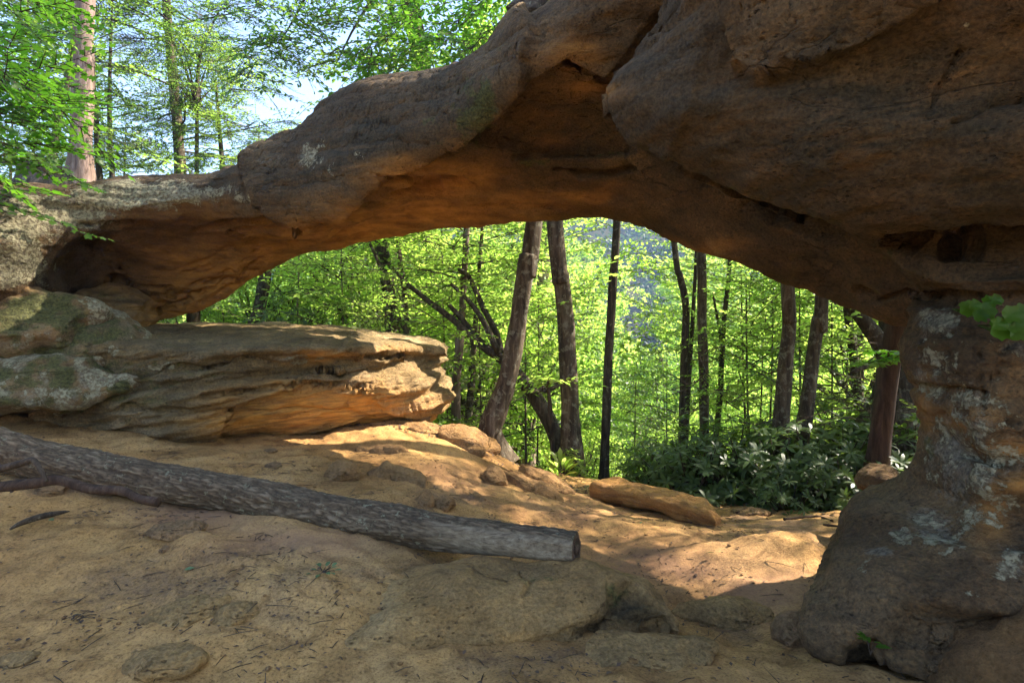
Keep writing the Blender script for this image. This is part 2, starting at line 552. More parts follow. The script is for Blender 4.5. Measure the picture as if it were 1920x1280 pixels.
#@@SETTING
# ------------------------------------------------------------------ ground
_gp = [(-300,1280,2.2),(0,1280,2.1),(300,1280,2.15),(600,1280,2.2),(960,1280,2.25),(1300,1280,2.25),(1600,1280,2.3),(1900,1280,2.3),(2200,1280,2.3),
 (0,1100,2.75),(0,950,3.35),(0,870,4.0),(0,800,4.8),(-300,900,3.6),(200,805,5.1),(150,790,5.2),(300,1100,2.75),(300,960,3.6),(300,855,4.6),(450,822,5.5),(350,830,5.1),
 (600,1100,2.8),(600,1000,3.4),(600,900,4.4),(600,838,5.5),(600,812,6.1),(700,790,6.5),(760,785,6.8),(700,950,3.9),(780,900,4.8),(760,850,5.6),(900,965,4.3),(900,880,5.6),(860,815,6.6),(905,835,6.8),
 (980,905,6.0),(1060,925,5.9),(900,1080,3.4),(1090,1075,3.5),(1000,1000,4.2),(1110,1000,4.5),(1130,905,7.4),(940,868,7.2),(1065,892,7.6),(1180,950,6.0),
 (1300,1165,3.1),(1300,1130,3.35),(1300,1040,4.2),(1400,1045,4.0),(1480,1025,4.1),(1500,1060,3.7),(1300,995,4.9),(1350,968,5.8),(1450,962,6.0),(1600,965,5.8),(1520,990,4.9),(1450,1120,3.3),(1500,1200,2.9),(1250,1240,2.5),
 (1200,930,6.8),(1700,960,5.2),(1900,1000,4.5)]
_gw = [P(*q) for q in _gp] + [np.array(q) for q in
 [(-6,1.5,.45),(-6,4,1.0),(-6.5,6,1.5),(0,0,.05),(-3,0,.2),(3,0,.05),(5,2,.15),(5,5,-.35),(6,8,-.9),(3,8,-.85),(4.5,7.5,-.8),(1,8.4,-.85),(-1,8.4,-.3),(-3,8,.3),(-1,7.8,.0)]]
_gw = np.array(_gw)
def _tps_fit(X, z, lam=0.012):
    n = len(X)
    r = np.linalg.norm(X[:, None] - X[None], axis=2)
    K = np.where(r > 0, r * r * np.log(r + 1e-12), 0) + lam * np.eye(n)
    Pm = np.hstack([np.ones((n, 1)), X])
    A = np.vstack([np.hstack([K, Pm]), np.hstack([Pm.T, np.zeros((3, 3))])])
    return np.linalg.solve(A, np.concatenate([z, np.zeros(3)]))
_tw = _tps_fit(_gw[:, :2], _gw[:, 2])
def near_z(x, y):
    out = np.zeros(len(x))
    for s in range(0, len(x), 40000):
        X = np.stack([x[s:s + 40000], y[s:s + 40000]], 1)
        r = np.linalg.norm(X[:, None] - _gw[None, :, :2], axis=2)
        K = np.where(r > 0, r * r * np.log(r + 1e-12), 0)
        out[s:s + 40000] = K @ _tw[:len(_gw)] + _tw[-3] + X @ _tw[-2:]
    return out
def far_z(x, y):
    z = -0.85 - 0.42 * np.clip(y - 8.4, 0, 50) - 0.06 * np.clip(y - 58, 0, 60)
    z = z + 0.10 * np.clip(x - 5, 0, 25) * sstep(6, 12, y)
    z = z + 78 * sstep(110, 270, y) + 62 * sstep(230, 430, y + 0.25 * x)
    z = z + 14 * perlin(np.stack([x * .008, y * .008, 0 * x], 1)) * sstep(60, 200, y)
    hl = sstep(0.0, 2.6, (-0.74 * y - x) * sstep(3, 7, y)) * sstep(5.2, 8.5, y)
    z = z * (1 - hl * (1 - sstep(40, 80, y))) + 4.1 * hl * (1 - sstep(40, 80, y))
    z = z + np.where(y < 1, 0, 0)
    return z
_pr = np.random.default_rng(23)
_prints = [(_pr.uniform(-3.4, 2.2), _pr.uniform(2.0, 6.0), _pr.uniform(0, 6.28), _pr.uniform(.8, 1.1)) for _ in range(70)]
def gz(x, y, detail=True):
    x = np.atleast_1d(np.asarray(x, float)); y = np.atleast_1d(np.asarray(y, float))
    xc, yc = np.clip(x, -7, 6.5), np.clip(y, -1, 9)
    zn = near_z(xc, yc)
    wgt = sstep(7.8, 9.6, y) + sstep(5.2, 7.5, x) * sstep(5, 8, y) + sstep(-5.2, -7.2, x)
    wgt = np.clip(wgt, 0, 1)
    zf = far_z(x, y)
    zf = np.where(x < -5, np.where(y < 7, np.maximum(zf, 1.0 + 0.25 * np.clip(-x - 6, 0, 30)), zf), zf)
    z = zn * (1 - wgt) + zf * wgt
    if detail:
        p = np.stack([x, y, 0 * x], 1)
        near = (np.abs(x) < 9) & (y < 12) & (y > -2)
        q = p[near]
        z[near] += 0.035 * perlin(q * 1.7 + 3) + 0.016 * fbm(q * 5.5, 3) + 0.005 * fbm(q * 24, 2)
        # shallow trampled steps and ridges
        rd = 1 - np.abs(perlin(q * np.array([2.2, 3.4, 1]) + 40))
        z[near] += 0.022 * rd ** 6
        # scuffed footprints
        for (fx_, fy_, fa_, fl_) in _prints:
            dx, dy = q[:, 0] - fx_, q[:, 1] - fy_
            sel = (np.abs(dx) < .3) & (np.abs(dy) < .3)
            if sel.any():
                dx, dy = dx[sel], dy[sel]
                u = (dx * math.cos(fa_) + dy * math.sin(fa_)) / (.125 * fl_); v = (-dx * math.sin(fa_) + dy * math.cos(fa_)) / .048
                rr_ = u * u + v * v
                idx = np.flatnonzero(near)[sel]
                z[idx] += -.014 * np.exp(-rr_ ** 2) + .006 * np.exp(-(rr_ - 1.7) ** 2 * 2)
        # worn gullies and sandy humps under the arch
        for (a, b, c, rx, ry, ang, h) in [(1390,1062,3.95,.62,.24,-.30,.13),(1210,1000,4.7,.55,.28,-.35,.10),(1500,1040,4.0,.35,.25,0,.05),(820,880,5.2,.5,.3,-.6,.05),(690,815,6.0,.4,.22,-.2,.05),(1100,945,5.7,.5,.2,-.5,.03),(380,1000,3.1,.8,.12,-.55,.05),(1330,1010,4.55,.5,.12,-.45,-.07)]:
            g = P(a, b, c)
            dx, dy = q[:, 0] - g[0], q[:, 1] - g[1]
            u = (dx * math.cos(ang) + dy * math.sin(ang)) / rx
            v = (-dx * math.sin(ang) + dy * math.cos(ang)) / ry
            z[near] += h * np.exp(-(u * u + v * v))
    return z
def g1(x, y):
    return float(gz([x], [y])[0])

def _axis(lo, hi, step, far_lo, far_hi, grow=1.12):
    core = list(np.arange(lo, hi, step))
    a, s, left = lo, step, []
    while a > far_lo:
        s *= grow; a -= s; left.append(a)
    a, s, right = core[-1], step, []
    while a < far_hi:
        s *= grow; a += s; right.append(a)
    return np.array(left[::-1] + core + right)
gxs = _axis(-5.2, 4.6, 0.03, -900, 900)
gys = _axis(1.0, 8.2, 0.03, -60, 1100)
GX, GY = np.meshgrid(gxs, gys)
gx, gy = GX.ravel(), GY.ravel()
gzv = gz(gx, gy)
nx_ = len(gxs)
ii, jj = np.meshgrid(np.arange(len(gys) - 1), np.arange(nx_ - 1), indexing='ij')
a = (ii * nx_ + jj).ravel()
GF = np.stack([a, a + 1, a + 1 + nx_, a + nx_], 1)
GV = np.stack([gx, gy, gzv], 1)
gm = mesh('ground', GV, GF)
mk = np.zeros((len(GV), 4)); mk[:, 3] = 1
mk[:, 0] = 0.25 + paint(GV, [(300,1090,200,60,.55),(560,1090,90,40,.45),(700,1060,160,20,.5),(520,1150,60,50,.4),(1000,1230,200,30,.5),(1150,1060,60,20,.4),(1280,1060,120,20,.6),(1450,985,140,22,.9),(1600,1010,80,30,.8),(120,900,120,22,.9),(850,940,100,18,.7),(450,1040,200,30,.5),(1390,1190,60,30,.6)], 30)
mk[:, 1] = np.clip(sstep(7.3, 9.0, gy) + sstep(4.3, 6, gx) + sstep(-5.2, -7, gx), 0, 1)
mk[:, 2] = paint(GV, [(380,960,120,40,.9),(560,1010,160,30,.8),(900,1010,260,25,.5),(1250,1060,200,60,.8),(1430,1100,130,50,.9),(850,900,90,40,.5),(1080,960,130,30,.6)], 20)
col_attr(gm, 'marks', mk)
ground = tag(obj('ground', gm, M_ground), kind='structure')
def on_ground(px, py, dmin=2.0, dmax=14.0):
    """point of the ground surface seen at a place of the photograph"""
    d = np.linspace(dmin, dmax, 700)
    x = (px - 960) / FPX * d
    z = EYE + (HOR - py) / FPX * d
    h = gz(x, d)
    k = np.argmax(z <= h)
    if z[k] > h[k]: k = len(d) - 1
    return np.array([x[k], d[k], h[k]])

def relax(V, F, m, it):
    E = np.concatenate([F[:, [0, 1]], F[:, [1, 2]], F[:, [2, 3]], F[:, [3, 0]]])
    E = np.concatenate([E, E[:, ::-1]])
    cnt = np.bincount(E[:, 0], minlength=len(V))[:, None]
    for _ in range(it):
        A = np.stack([np.bincount(E[:, 0], weights=V[E[:, 1], k], minlength=len(V)) for k in range(3)], 1) / cnt
        V = V + (A - V) * m[:, None] * .8
    return V
# ------------------------------------------------------------------ the arch
def ROOF(rings):
    out = []
    for r_ in rings: out.append(r_)
    return out
def R(*pts): return [P(*q) if len(q) == 3 else np.array(q[1]) for q in pts]
# ring order: top back, top edge seen, front, lower lip, underside, far lower edge, far side
span = [
 R((-620,430,6.2),(-650,400,4.6),(-640,520,4.3),(-620,700,4.3),(-560,720,5),(-450,700,7),(-470,480,7.2)),
 R((-200,400,6.2),(-250,375,4.6),(-250,480,4.3),(-250,620,4.3),(-200,660,5),(-120,640,7),(-130,480,7.2)),
 R((40,378,6.4),(10,360,5.0),(10,430,4.75),(5,560,4.85),(50,620,5.4),(120,650,6.6),(120,480,7.0)),
 R((140,368,6.6),(110,349,5.3),(95,420,5.05),(75,520,5.15),(130,590,5.9),(200,640,6.8),(200,450,7.1)),
 R((240,352,6.7),(215,336,5.5),(185,385,5.25),(155,445,5.30),(205,540,6.2),(240,625,6.9),(260,480,7.2)),
 R((345,345,6.8),(330,327,5.6),(328,362,5.3),(328,402,5.4),(360,490,6.35),(390,578,6.9),(390,450,7.2)),
 R((465,330,6.8),(450,311,5.6),(448,350,5.25),(450,408,5.35),(470,462,6.2),(500,510,6.9),(500,400,7.2)),
 R((555,300,6.7),(535,272,5.45),(528,340,5.05),(545,418,5.15),(560,448,6.0),(600,472,6.9),(600,370,7.2)),
 R((650,245,6.6),(625,214,5.3),(628,300,4.9),(655,388,4.95),(670,424,5.9),(700,447,6.8),(700,340,7.1)),
 R((745,212,6.4),(725,180,5.1),(730,255,4.7),(745,322,4.75),(765,388,5.7),(800,435,6.7),(790,310,7.0)),
 R((860,180,6.2),(840,147,4.9),(845,205,4.5),(865,262,4.5),(875,350,5.4),(900,424,6.6),(890,280,6.9)),
 R((960,135,6.1),(925,103,4.7),(925,155,4.25),(955,195,4.2),(975,300,5.0),(1000,412,6.4),(1000,240,6.8)),
 R((1040,60,5.9),(998,38,4.5),(1003,80,4.0),(1035,130,3.95),(1080,262,4.7),(1100,406,6.1),(1100,200,6.6)),
 R((1130,-40,5.7),(1072,-30,4.3),(1085,10,3.85),(1130,80,3.85),(1180,240,4.4),(1205,420,5.7),(1200,160,6.4)),
 R((1250,-140,5.5),(1150,-120,4.1),(1180,-60,3.6),(1250,30,3.6),(1290,260,4.1),(1310,470,5.3),(1300,150,5.8)),
 R((1400,-250,5.0),(1300,-250,3.9),(1350,-200,3.3),(1420,-60,3.2),(1430,320,3.8),(1415,497,5.0),(1450,150,5.3)),
 R((1600,-300,4.7),(1500,-400,3.7),(1600,-300,3.0),(1620,0,2.9),(1580,400,3.5),(1530,535,4.7),(1600,180,5.0)),
 R((1850,-300,4.5),(1800,-450,3.6),(1850,-300,2.8),(1850,100,2.7),(1740,490,3.25),(1635,585,4.3),(1760,250,4.55)),
 R((2300,-300,4.5),(2300,-500,3.4),(2400,-300,2.6),(2300,200,2.4),(2150,520,2.6),(1760,600,3.9),(2000,300,4.2)),
 R((3000,-300,4.5),(3000,-500,3.4),(3200,-300,2.5),(3200,200,2.2),(2800,520,2.3),(2100,600,3.9),(2400,300,4.2)),
]
# nearer overhanging mass: upper back, top, front, lower front, bottom edge, back
mass = [  # includes an unseen roof over the viewer, added to cut sky light
 R((1150,172,3.9),(1146,160,3.7),(1140,150,3.55),(1131,172,3.45),(1132,190,3.42),(1146,215,3.5),(1162,200,3.95)),
 R((1240,60,4.2),(1225,60,3.7),(1205,78,3.3),(1168,150,3.15),(1165,200,3.15),(1186,262,3.5),(1230,200,4.3)),
 R((1340,-150,4.2),(1300,-130,3.5),(1265,-40,3.0),(1260,100,2.85),(1265,220,2.85),(1292,326,3.4),(1340,260,4.3)),
 R((0,(1.7,3.6,5.0)),(0,(1.3,1.6,4.9)),(0,(1.15,1.4,3.9)),(1410,50,2.5),(1420,240,2.6),(1425,385,3.25),(1480,330,4.3)),
 R((0,(2.2,3.6,5.3)),(0,(1.8,-.2,5.2)),(0,(1.6,-.2,4.0)),(1600,0,2.2),(1600,260,2.4),(1620,448,3.02),(1640,400,4.3)),
 R((0,(3.0,3.6,5.3)),(0,(2.6,-1.2,5.2)),(0,(2.2,-1.2,3.9)),(1850,0,2.0),(1830,260,2.2),(1800,466,2.85),(1850,400,4.3)),
 R((0,(4.0,3.6,5.3)),(0,(3.8,-1.8,5.2)),(0,(3.0,-1.8,3.4)),(2250,0,1.8),(2200,260,2.0),(2150,480,2.6),(2300,400,4.3)),
 R((0,(5.5,3.6,5.3)),(0,(5.5,-2,5.2)),(0,(4.5,-2,2.6)),(0,(4.3,.8,2.2)),(0,(4.2,1.9,2.0)),(3000,480,2.4),(3000,400,4.3)),
]
# broken bed under the overhang
band = [
 R((1655,480,3.8),(1660,470,3.3),(1665,490,3.2),(1690,515,3.3),(1720,530,3.9)),
 R((1740,440,4.0),(1740,470,3.1),(1740,500,2.98),(1745,543,3.08),(1780,545,4.0)),
 R((1850,440,4.0),(1850,470,2.95),(1850,505,2.8),(1850,548,2.88),(1850,560,4.0)),
 R((2000,440,4.0),(2000,470,2.8),(2000,505,2.65),(2000,552,2.72),(2000,560,4.0)),
 R((2600,440,4.0),(2600,470,2.6),(2600,505,2.5),(2600,560,2.5),(2600,560,4.0)),
]
def plr(pyL, pxL, dL, fl, fr, bk):
    z = EYE + (HOR - pyL) / FPX * dL
    f = lambda px, d: np.array([(px - 960) / FPX * d, d, z])
    return [f(pxL, dL), f(*fl), f(*fr), f(2700, 2.4), f(2500, 3.9), f(*bk)]
pillar = [
 plr(520,1740,3.5,(1800,3.0),(1950,2.75),(1850,3.85)),
 plr(562,1726,3.4,(1790,2.95),(1950,2.7),(1830,3.85)),
 plr(600,1716,3.35,(1780,2.85),(1950,2.6),(1820,3.85)),
 plr(650,1708,3.3,(1770,2.78),(1950,2.5),(1810,3.85)),
 plr(700,1711,3.3,(1775,2.78),(1950,2.5),(1820,3.85)),
 plr(752,1718,3.3,(1790,2.78),(1950,2.52),(1840,3.85)),
 plr(800,1724,3.3,(1800,2.78),(1950,2.53),(1840,3.85)),
 plr(850,1722,3.28,(1800,2.76),(1950,2.5),(1830,3.85)),
 plr(885,1702,3.25,(1785,2.8),(1950,2.55),(1810,3.85)),
 plr(920,1668,3.2,(1760,2.72),(1950,2.45),(1790,3.85)),
 plr(960,1610,3.1,(1720,2.6),(1950,2.35),(1760,3.85)),
 plr(1000,1566,3.0,(1680,2.5),(1950,2.25),(1740,3.85)),
 plr(1050,1542,2.9,(1660,2.42),(1950,2.2),(1720,3.85)),
 plr(1110,1525,2.8,(1650,2.38),(1950,2.15),(1700,3.85)),
 plr(1175,1527,2.7,(1655,2.38),(1950,2.2),(1700,3.85)),
 plr(1215,1562,2.62,(1680,2.45),(1950,2.3),(1700,3.85)),
 plr(1300,1580,2.6,(1700,2.45),(1950,2.35),(1700,3.85)),
]
parts = [loft(span, 150, 64), loft(mass, 70, 48), loft(band, 40, 40), loft(pillar, 90, 64)]
# rock in the corner where the arch meets the left shoulder
for c, r, rot in [((-5.6, 6.6, 2.2), (1.2, .9, .9), 0)]:
    parts.append(ico(4, *r, c, rot))
V, F = remesh(parts, 0.019, 6)
sc = Sculpt(V, F)
# large undulation and bedding
p = V
sc.off += 0.045 * fbm(p * 1.1, 2) + 0.011 * fbm(p * 5, 4) + 0.014 * np.minimum(0, fbm(p * 3.1 + 60, 3) + .15)
bed = fbm(p * np.array([.7, .7, 7.0]) + 9, 3)
under = sstep(0.2, -0.6, sc.N[:, 2])
sc.off += 0.018 * (np.clip(bed * 3, -1, 1)) * (0.35 + 0.65 * (1 - under))
# spalled layers with sharp little edges
ql = fbm(p * np.array([1.1, 1.1, 2.2]) + 77, 4) * 5
fr = ql - np.floor(ql)
sc.off += 0.008 * (np.floor(ql) + sstep(.80, 1.0, fr)) * 0.8
# scalloped flakes on the underside
sc.off += 0.022 * under * np.abs(perlin(p * np.array([1.2, 2.6, 3.0]) + 4)) - 0.008 * under
sc.apply()
sc.step([(468,315),(464,345),(490,388),(565,432),(652,396),(720,332),(862,264),(932,214),(984,158),(1010,60),(990,20),(900,80),(700,150),(600,200),(520,260)], 5, 0.12, 5)
sc.step([(1380,150),(1430,166),(1560,112),(1700,30),(1790,-30),(1500,-300),(1350,-200),(1375,60)], 6, 0.13, 16)
sc.step([(1250,60),(1310,20),(1330,60),(1300,200),(1260,300),(1180,262),(1130,185),(1200,80)], 8, 0.025, 8)
sc.step([(1660,466),(2100,452),(2100,430),(1650,440)], 4, -0.10, 10)
sc.step([(1700,545),(1760,552),(1960,548),(2050,560),(2050,590),(1780,572),(1715,562)], 5, -0.06, 8)
sc.step([(975,165),(1060,120),(1140,160),(1135,200),(1178,270),(1186,290),(1164,298),(1010,298),(950,290),(880,262)], 6, -0.13, 8)
sc.step([(1010,298),(1164,298),(1190,325),(1144,336),(1043,326),(930,322)], 5, -0.035, 8)
sc.step([(1020,340),(1060,332),(1120,350),(1180,385),(1080,372)], 5, -0.03, 8)
sc.step([(85,545),(80,500),(130,440),(180,415),(285,405),(340,402),(330,420),(230,450),(160,500),(130,560)], 6, 0.04, 6)
sc.blob(180,500,60,44,-0.30)
sc.blob(235,450,60,20,-0.10)
sc.blob(270,560,50,18,-0.09, .2)
sc.blob(1470,402,90,16,-0.06, .28)
sc.blob(1560,440,70,12,-0.04, .3)
sc.apply()
G = sc.groove
G([(1062,122),(1067,131),(1093,146),(1137,157)], 4, .09)
G([(966,299),(1010,297),(1087,302),(1164,297)], 3.5, .07)
G([(1043,326),(1100,332),(1144,336),(1184,322)], 3.5, .06)
G([(731,324),(781,341),(889,349)], 4, .06, 4); G([(785,345),(870,348)], 6, .10, 4)
G([(741,362),(825,356)], 3.5, .06, 4); G([(785,367),(825,366)], 3, .05, 4)
G([(363,435),(420,416),(520,411),(564,428)], 4, .09, 4); G([(430,432),(540,432)], 3, .05, 4)
G([(215,541),(270,545),(316,541)], 4, .09); G([(150,420),(285,424)], 5, .06); G([(230,622),(300,590)], 3, .03)
G([(466,318),(464,345),(492,390),(562,430)], 3, .05, 4)
G([(1395,392),(1450,400),(1540,440),(1600,470)], 6, .04, 8)
G([(1660,462),(1780,470),(1850,462),(2000,455)], 5, .10, 8); G([(1770,475),(1830,470)], 7, .12)
G([(1800,100),(1740,215),(1850,195),(1925,178)], 2.5, .02); G([(1790,228),(1860,195),(1925,180)], 3, .05)
G([(1640,570),(1700,550),(1800,555)], 4, .05)
G([(1720,720),(1790,730),(1850,745)], 4, .04); G([(1790,850),(1900,870)], 6, .05); G([(1610,550),(1625,560)], 8, .10, 2)
G([(1700,1130),(1800,1150),(1905,1170)], 5, .05)
G([(1262,10),(1195,85),(1128,175),(1150,225),(1180,262),(1292,328),(1420,388)], 6, .06, 5)
G([(880,262),(820,290),(735,325),(650,396)], 3, .03, 5)
G([(850,392),(980,385),(1150,400)], 3, .02); G([(620,440),(760,410)], 3, .02, 6)
for lens, dp in [([(778,342),(830,336),(895,348),(890,354),(835,352)], -.16), ([(738,362),(790,356),(828,354),(826,364),(780,368)], -.12), ([(728,322),(770,330),(800,336),(790,342),(750,334)], -.10), ([(395,424),(440,410),(520,405),(566,420),(562,430),(470,424)], -.12), ([(190,432),(240,420),(286,418),(288,436),(250,440)], -.12), ([(205,538),(260,541),(318,538),(300,548),(220,550)], -.12), ([(1395,388),(1450,396),(1560,440),(1600,468),(1520,452),(1440,420)], -.10), ([(900,392),(980,386),(1060,390),(980,396)], -.05)]:
    sc.step(lens, 4, dp, 3)
# tafoni pits on the underside and on the pillar
rr = np.random.default_rng(5)
for k in range(150):
    x = rr.uniform(240, 500); y = 600 - (x - 240) * 0.34 + rr.uniform(-30, 14)
    sc.blob(x, y, rr.uniform(4, 9), rr.uniform(2.2, 3.4), -rr.uniform(.03, .075), -.35)
for k in range(30):
    x = rr.uniform(300, 700); y = 520 - (x - 300) * 0.25 + rr.uniform(-40, 15)
    sc.blob(x, y, rr.uniform(8, 18), rr.uniform(2.4, 3.4), -rr.uniform(.03, .06), -.3)
for k in range(26):
    sc.blob(rr.uniform(1720, 1915), rr.uniform(600, 800), rr.uniform(5, 13), rr.uniform(4, 9), -rr.uniform(.02, .06), rr.uniform(-1, 1))
sc.blob(1828,662,9,8,-.07)
# pillar foot: ledge with dark hollow under it
sc.step([(1590,1225),(1650,1180),(1700,1135),(1800,1155),(1910,1172),(2000,1180),(2000,1320),(1600,1320)], 16, -0.10, 12)
sc.apply()
sc.off += 0.007 * fbm(sc.V * 18, 3)
sc.apply()
V = sc.V
am = mesh('span', V, F)
mk = np.zeros((len(V), 4))
mk[:, 0] = paint(V, [(270,368,220,34,.95),(120,400,110,44,.95),(20,480,90,80,.9),(40,420,90,80,.85),(60,500,70,60,.7),(585,290,45,55,.62),(615,330,40,40,.5),(520,300,40,30,.45),(690,300,40,50,.4),(500,300,40,14,.4),(310,365,60,20,.6),(1500,330,200,120,.12),(1700,140,170,110,.30),(1820,60,100,60,.45),
   (1760,600,60,28,.85),(1800,640,50,40,.5),(1890,660,50,40,.6),(1880,720,60,60,.45),(1740,870,20,60,.6),(1750,990,70,50,.7),(1690,1010,50,28,.75),(1640,1040,60,20,.6),(1800,1010,60,70,.6),(1860,950,70,70,.6),(1890,1050,40,50,.7),(1560,1090,40,40,.3),(690,210,60,14,.3),(1850,1120,60,20,.4),(1830,840,130,240,.62),(1760,700,80,120,.62),(1650,1060,150,100,.42),(1800,120,200,140,.3),(400,350,200,26,.35),(60,440,110,110,.55),(590,290,60,70,.5)], 18)
mk[:, 1] = paint(V, [(885,215,50,70,.85),(900,180,30,50,.9),(820,240,60,60,.5),(1000,300,60,14,.7),(1140,296,40,10,.9),(760,250,90,60,.35),(640,290,80,60,.3),(1300,490,60,25,.5),(1160,90,60,60,.4),(1560,110,150,60,.4),(1500,470,60,20,.5),(60,470,90,90,.5),(200,390,200,30,.35),(350,350,120,20,.4),(1735,840,18,40,.9),(1660,480,20,30,.5),(950,70,40,40,.5),(1080,60,60,40,.3)], 20)
mk[:, 2] = paint(V, [(800,340,120,45,.8),(640,440,170,50,.75),(760,400,220,36,.65),(400,520,160,80,.6),(250,500,80,60,.3),(330,590,120,40,.75),(500,470,90,40,.6),(1020,210,60,60,.30),(1100,360,70,14,.5),(1100,170,60,20,.5),(1070,100,60,30,.45),(960,380,160,25,.35),(1330,470,80,18,.3),(1880,840,50,14,.6),(1900,905,40,20,.45),(1740,760,20,60,.4),(1800,780,60,20,.3),(1850,960,30,60,.35),(350,400,120,30,.2),(1620,300,60,60,.18),(1360,180,60,80,.15),(1380,130,40,60,.2)], 22)
mk[:, 3] = np.clip(0.12 + paint(V, [(560,340,110,90,.85),(700,250,130,80,.95),(620,290,90,90,.9),(860,190,110,70,.8),(950,130,70,70,.6),(400,340,120,30,.4),(1060,240,120,80,.85),(1350,200,250,190,.8),(1600,220,280,240,.95),(1850,300,160,200,.9),(1600,60,120,50,.8),(1500,420,200,60,.55),(1700,500,150,40,.3),(1250,60,60,80,.5),(200,480,100,60,.4)], 20), 0, 1)  # varnish, plus shade painted into the left hollow and the ceiling
col_attr(am, 'marks', mk)
arch = tag(empty('natural_arch', (0, 5.5, 0)), 'great brown sandstone arch spanning the clearing from left shoulder to lichen-spotted right pillar', 'rock arch')
def child_mesh(name, me, mat, parent):
    o = obj(name, me, mat, parent)
    o.matrix_parent_inverse = parent_inv(parent)
    return o
def parent_inv(parent):
    return (Matrix.Translation(parent.location) @ Matrix.Rotation(parent.rotation_euler.z, 4, 'Z')).inverted()
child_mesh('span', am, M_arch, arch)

# ------------------------------------------------------------------ boulders
def rock_mesh(name, dims, seed, sub=5, cuts=6, rough=1.0, marks=(0.1, 0.1, 0.15, 0.1), cutlo=.72, cuthi=.95, squash=0.0):
    V, F = ico(sub)
    r = np.random.default_rng(seed)
    for k in range(cuts):
        n = r.normal(size=3); n[2] *= 0.7; n /= np.linalg.norm(n)
        dd = V @ n
        lim = r.uniform(cutlo, cuthi)
        V = V - np.maximum(dd - lim, 0)[:, None] * n * 0.85
    V = V * np.array(dims)
    s = np.mean(dims)
    N = normals(V, F)
    o = rough * s * (0.10 * fbm(V / s * 1.1 + seed, 3) + 0.03 * fbm(V / s * 4 + seed, 3))
    o += rough * 0.012 * np.clip(3 * fbm(V * np.array([1.2, 1.2, 9]) + seed, 2), -1, 1) * min(1, s / .25)
    V = V + N * o[:, None]
    me = mesh(name, V, F)
    mk = np.tile(np.array(marks, float), (len(V), 1))
    col_attr(me, 'marks', mk)
    return me
def rock(name, label, cat, px, py, d, dims, rz=0.0, tilt=(0, 0), seed=1, sub=4, cuts=6, group=None, mat=None, **kw):
    me = rock_mesh(name, dims, seed, sub, cuts, **kw)
    o = obj(name, me, mat or M_stone)
    o.location = P(px, py, d)
    o.rotation_euler = (tilt[0], tilt[1], rz)
    if label: tag(o, label, cat, group)
    return o

def part_rock(name, parent, px, py, d, dims, rz=0, seed=1, marks=(.5,.3,.1,.2), tilt=(0,0), **kw):
    me = rock_mesh(name, dims, seed, 6, marks=marks, rough=1.25, **kw)
    co = np.empty(len(me.vertices) * 3, dtype=np.float32); me.vertices.foreach_get('co', co); co = co.reshape(-1, 3).astype(float)
    ca = np.tile(np.array(marks, float), (len(co), 1))
    f_ = fbm(co * 2.5 + seed, 3)
    ca[:, 0] = np.clip(ca[:, 0] * (.85 + 1.0 * f_), 0, .95); ca[:, 1] = np.clip(ca[:, 1] * (1 - f_), 0, 1); ca[:, 2] = np.clip(ca[:, 2] + .3 * f_, 0, 1)
    me.color_attributes['marks'].data.foreach_set('color', ca.astype(np.float32).ravel())
    o = obj(name, me, M_olive)
    o.rotation_euler = (tilt[0], tilt[1], rz)
    o.location = P(px, py, d)
    o.parent = parent
    o.matrix_parent_inverse = parent_inv(parent)
    return o
part_rock('boulder', arch, 68, 612, 5.15, (.66, .5, .34), 0.1, 11, (.45, .6, .1, .15))['label'] = 'rounded ochre boulder wedged under the left foot of the arch'
part_rock('boulder', arch, 178, 655, 5.3, (.45, .42, .36), 0.5, 12, (.6, .5, .1, .1), (.2, .3))['label'] = 'grey lichen-covered boulder leaning against the ledge'
part_rock('boulder', arch, 70, 715, 5.05, (.95, .55, .26), 0.1, 13, (.58, .7, .15, .3))
part_rock('boulder', arch, 212, 585, 6.1, (.42, .4, .30), 0.1, 14, (.1, .3, .35, .3))
part_rock('boulder', arch, -330, 680, 5.2, (1.6, .9, .9), 0.1, 15, (.6, .2, .15, .3))

# ------------------------------------------------------------------ the ledge
led = [
 R((60,640,7.2),(60,660,5.1),(60,700,4.95),(60,740,4.95),(60,790,5.05),(60,830,5.2),(100,800,7.2)),
 R((180,618,7.4),(200,636,5.2),(200,680,5.0),(200,725,4.98),(205,765,5.0),(215,825,5.3),(220,790,7.6)),
 R((335,617,7.6),(350,640,5.35),(350,680,5.05),(350,722,5.05),(350,765,5.02),(360,835,5.35),(360,790,7.8)),
 R((480,616,7.8),(480,640,5.5),(480,670,5.25),(480,704,5.40),(480,738,5.28),(480,825,5.75),(480,790,8.0)),
 R((600,619,8.0),(600,643,5.8),(600,668,5.58),(600,696,5.82),(600,722,5.66),(600,830,6.25),(600,790,8.2)),
 R((690,626,8.1),(690,649,6.15),(688,672,5.98),(695,690,6.15),(702,725,6.02),(700,770,6.15),(700,815,6.7),(700,790,8.2)),
 R((765,637,8.1),(775,651,6.75),(778,668,6.7),(785,686,6.72),(795,722,6.55),(792,762,6.52),(785,800,7.0),(770,780,8.2)),
 R((815,646,7.9),(829,650,7.3),(829,664,7.25),(827,690,7.2),(840,724,7.12),(840,752,7.1),(812,785,7.3),(805,770,7.9)),
 R((824,660,7.9),(830,662,7.6),(830,672,7.6),(833,695,7.6),(847,728,7.5),(847,745,7.5),(830,765,7.6),(823,740,7.9)),
]
led = [crom(np.array(r), 40, True) for r in led]
V, F = remesh([loft(led, 120, 80)], 0.018, 3)
sc = Sculpt(V, F, 8.0)
p = V
X = p @ np.array([[math.cos(.46), -math.sin(.46), 0], [math.sin(.46), math.cos(.46), 0], [0, 0, 1]])
sideness = 1 - np.abs(sc.N[:, 2]) ** 2
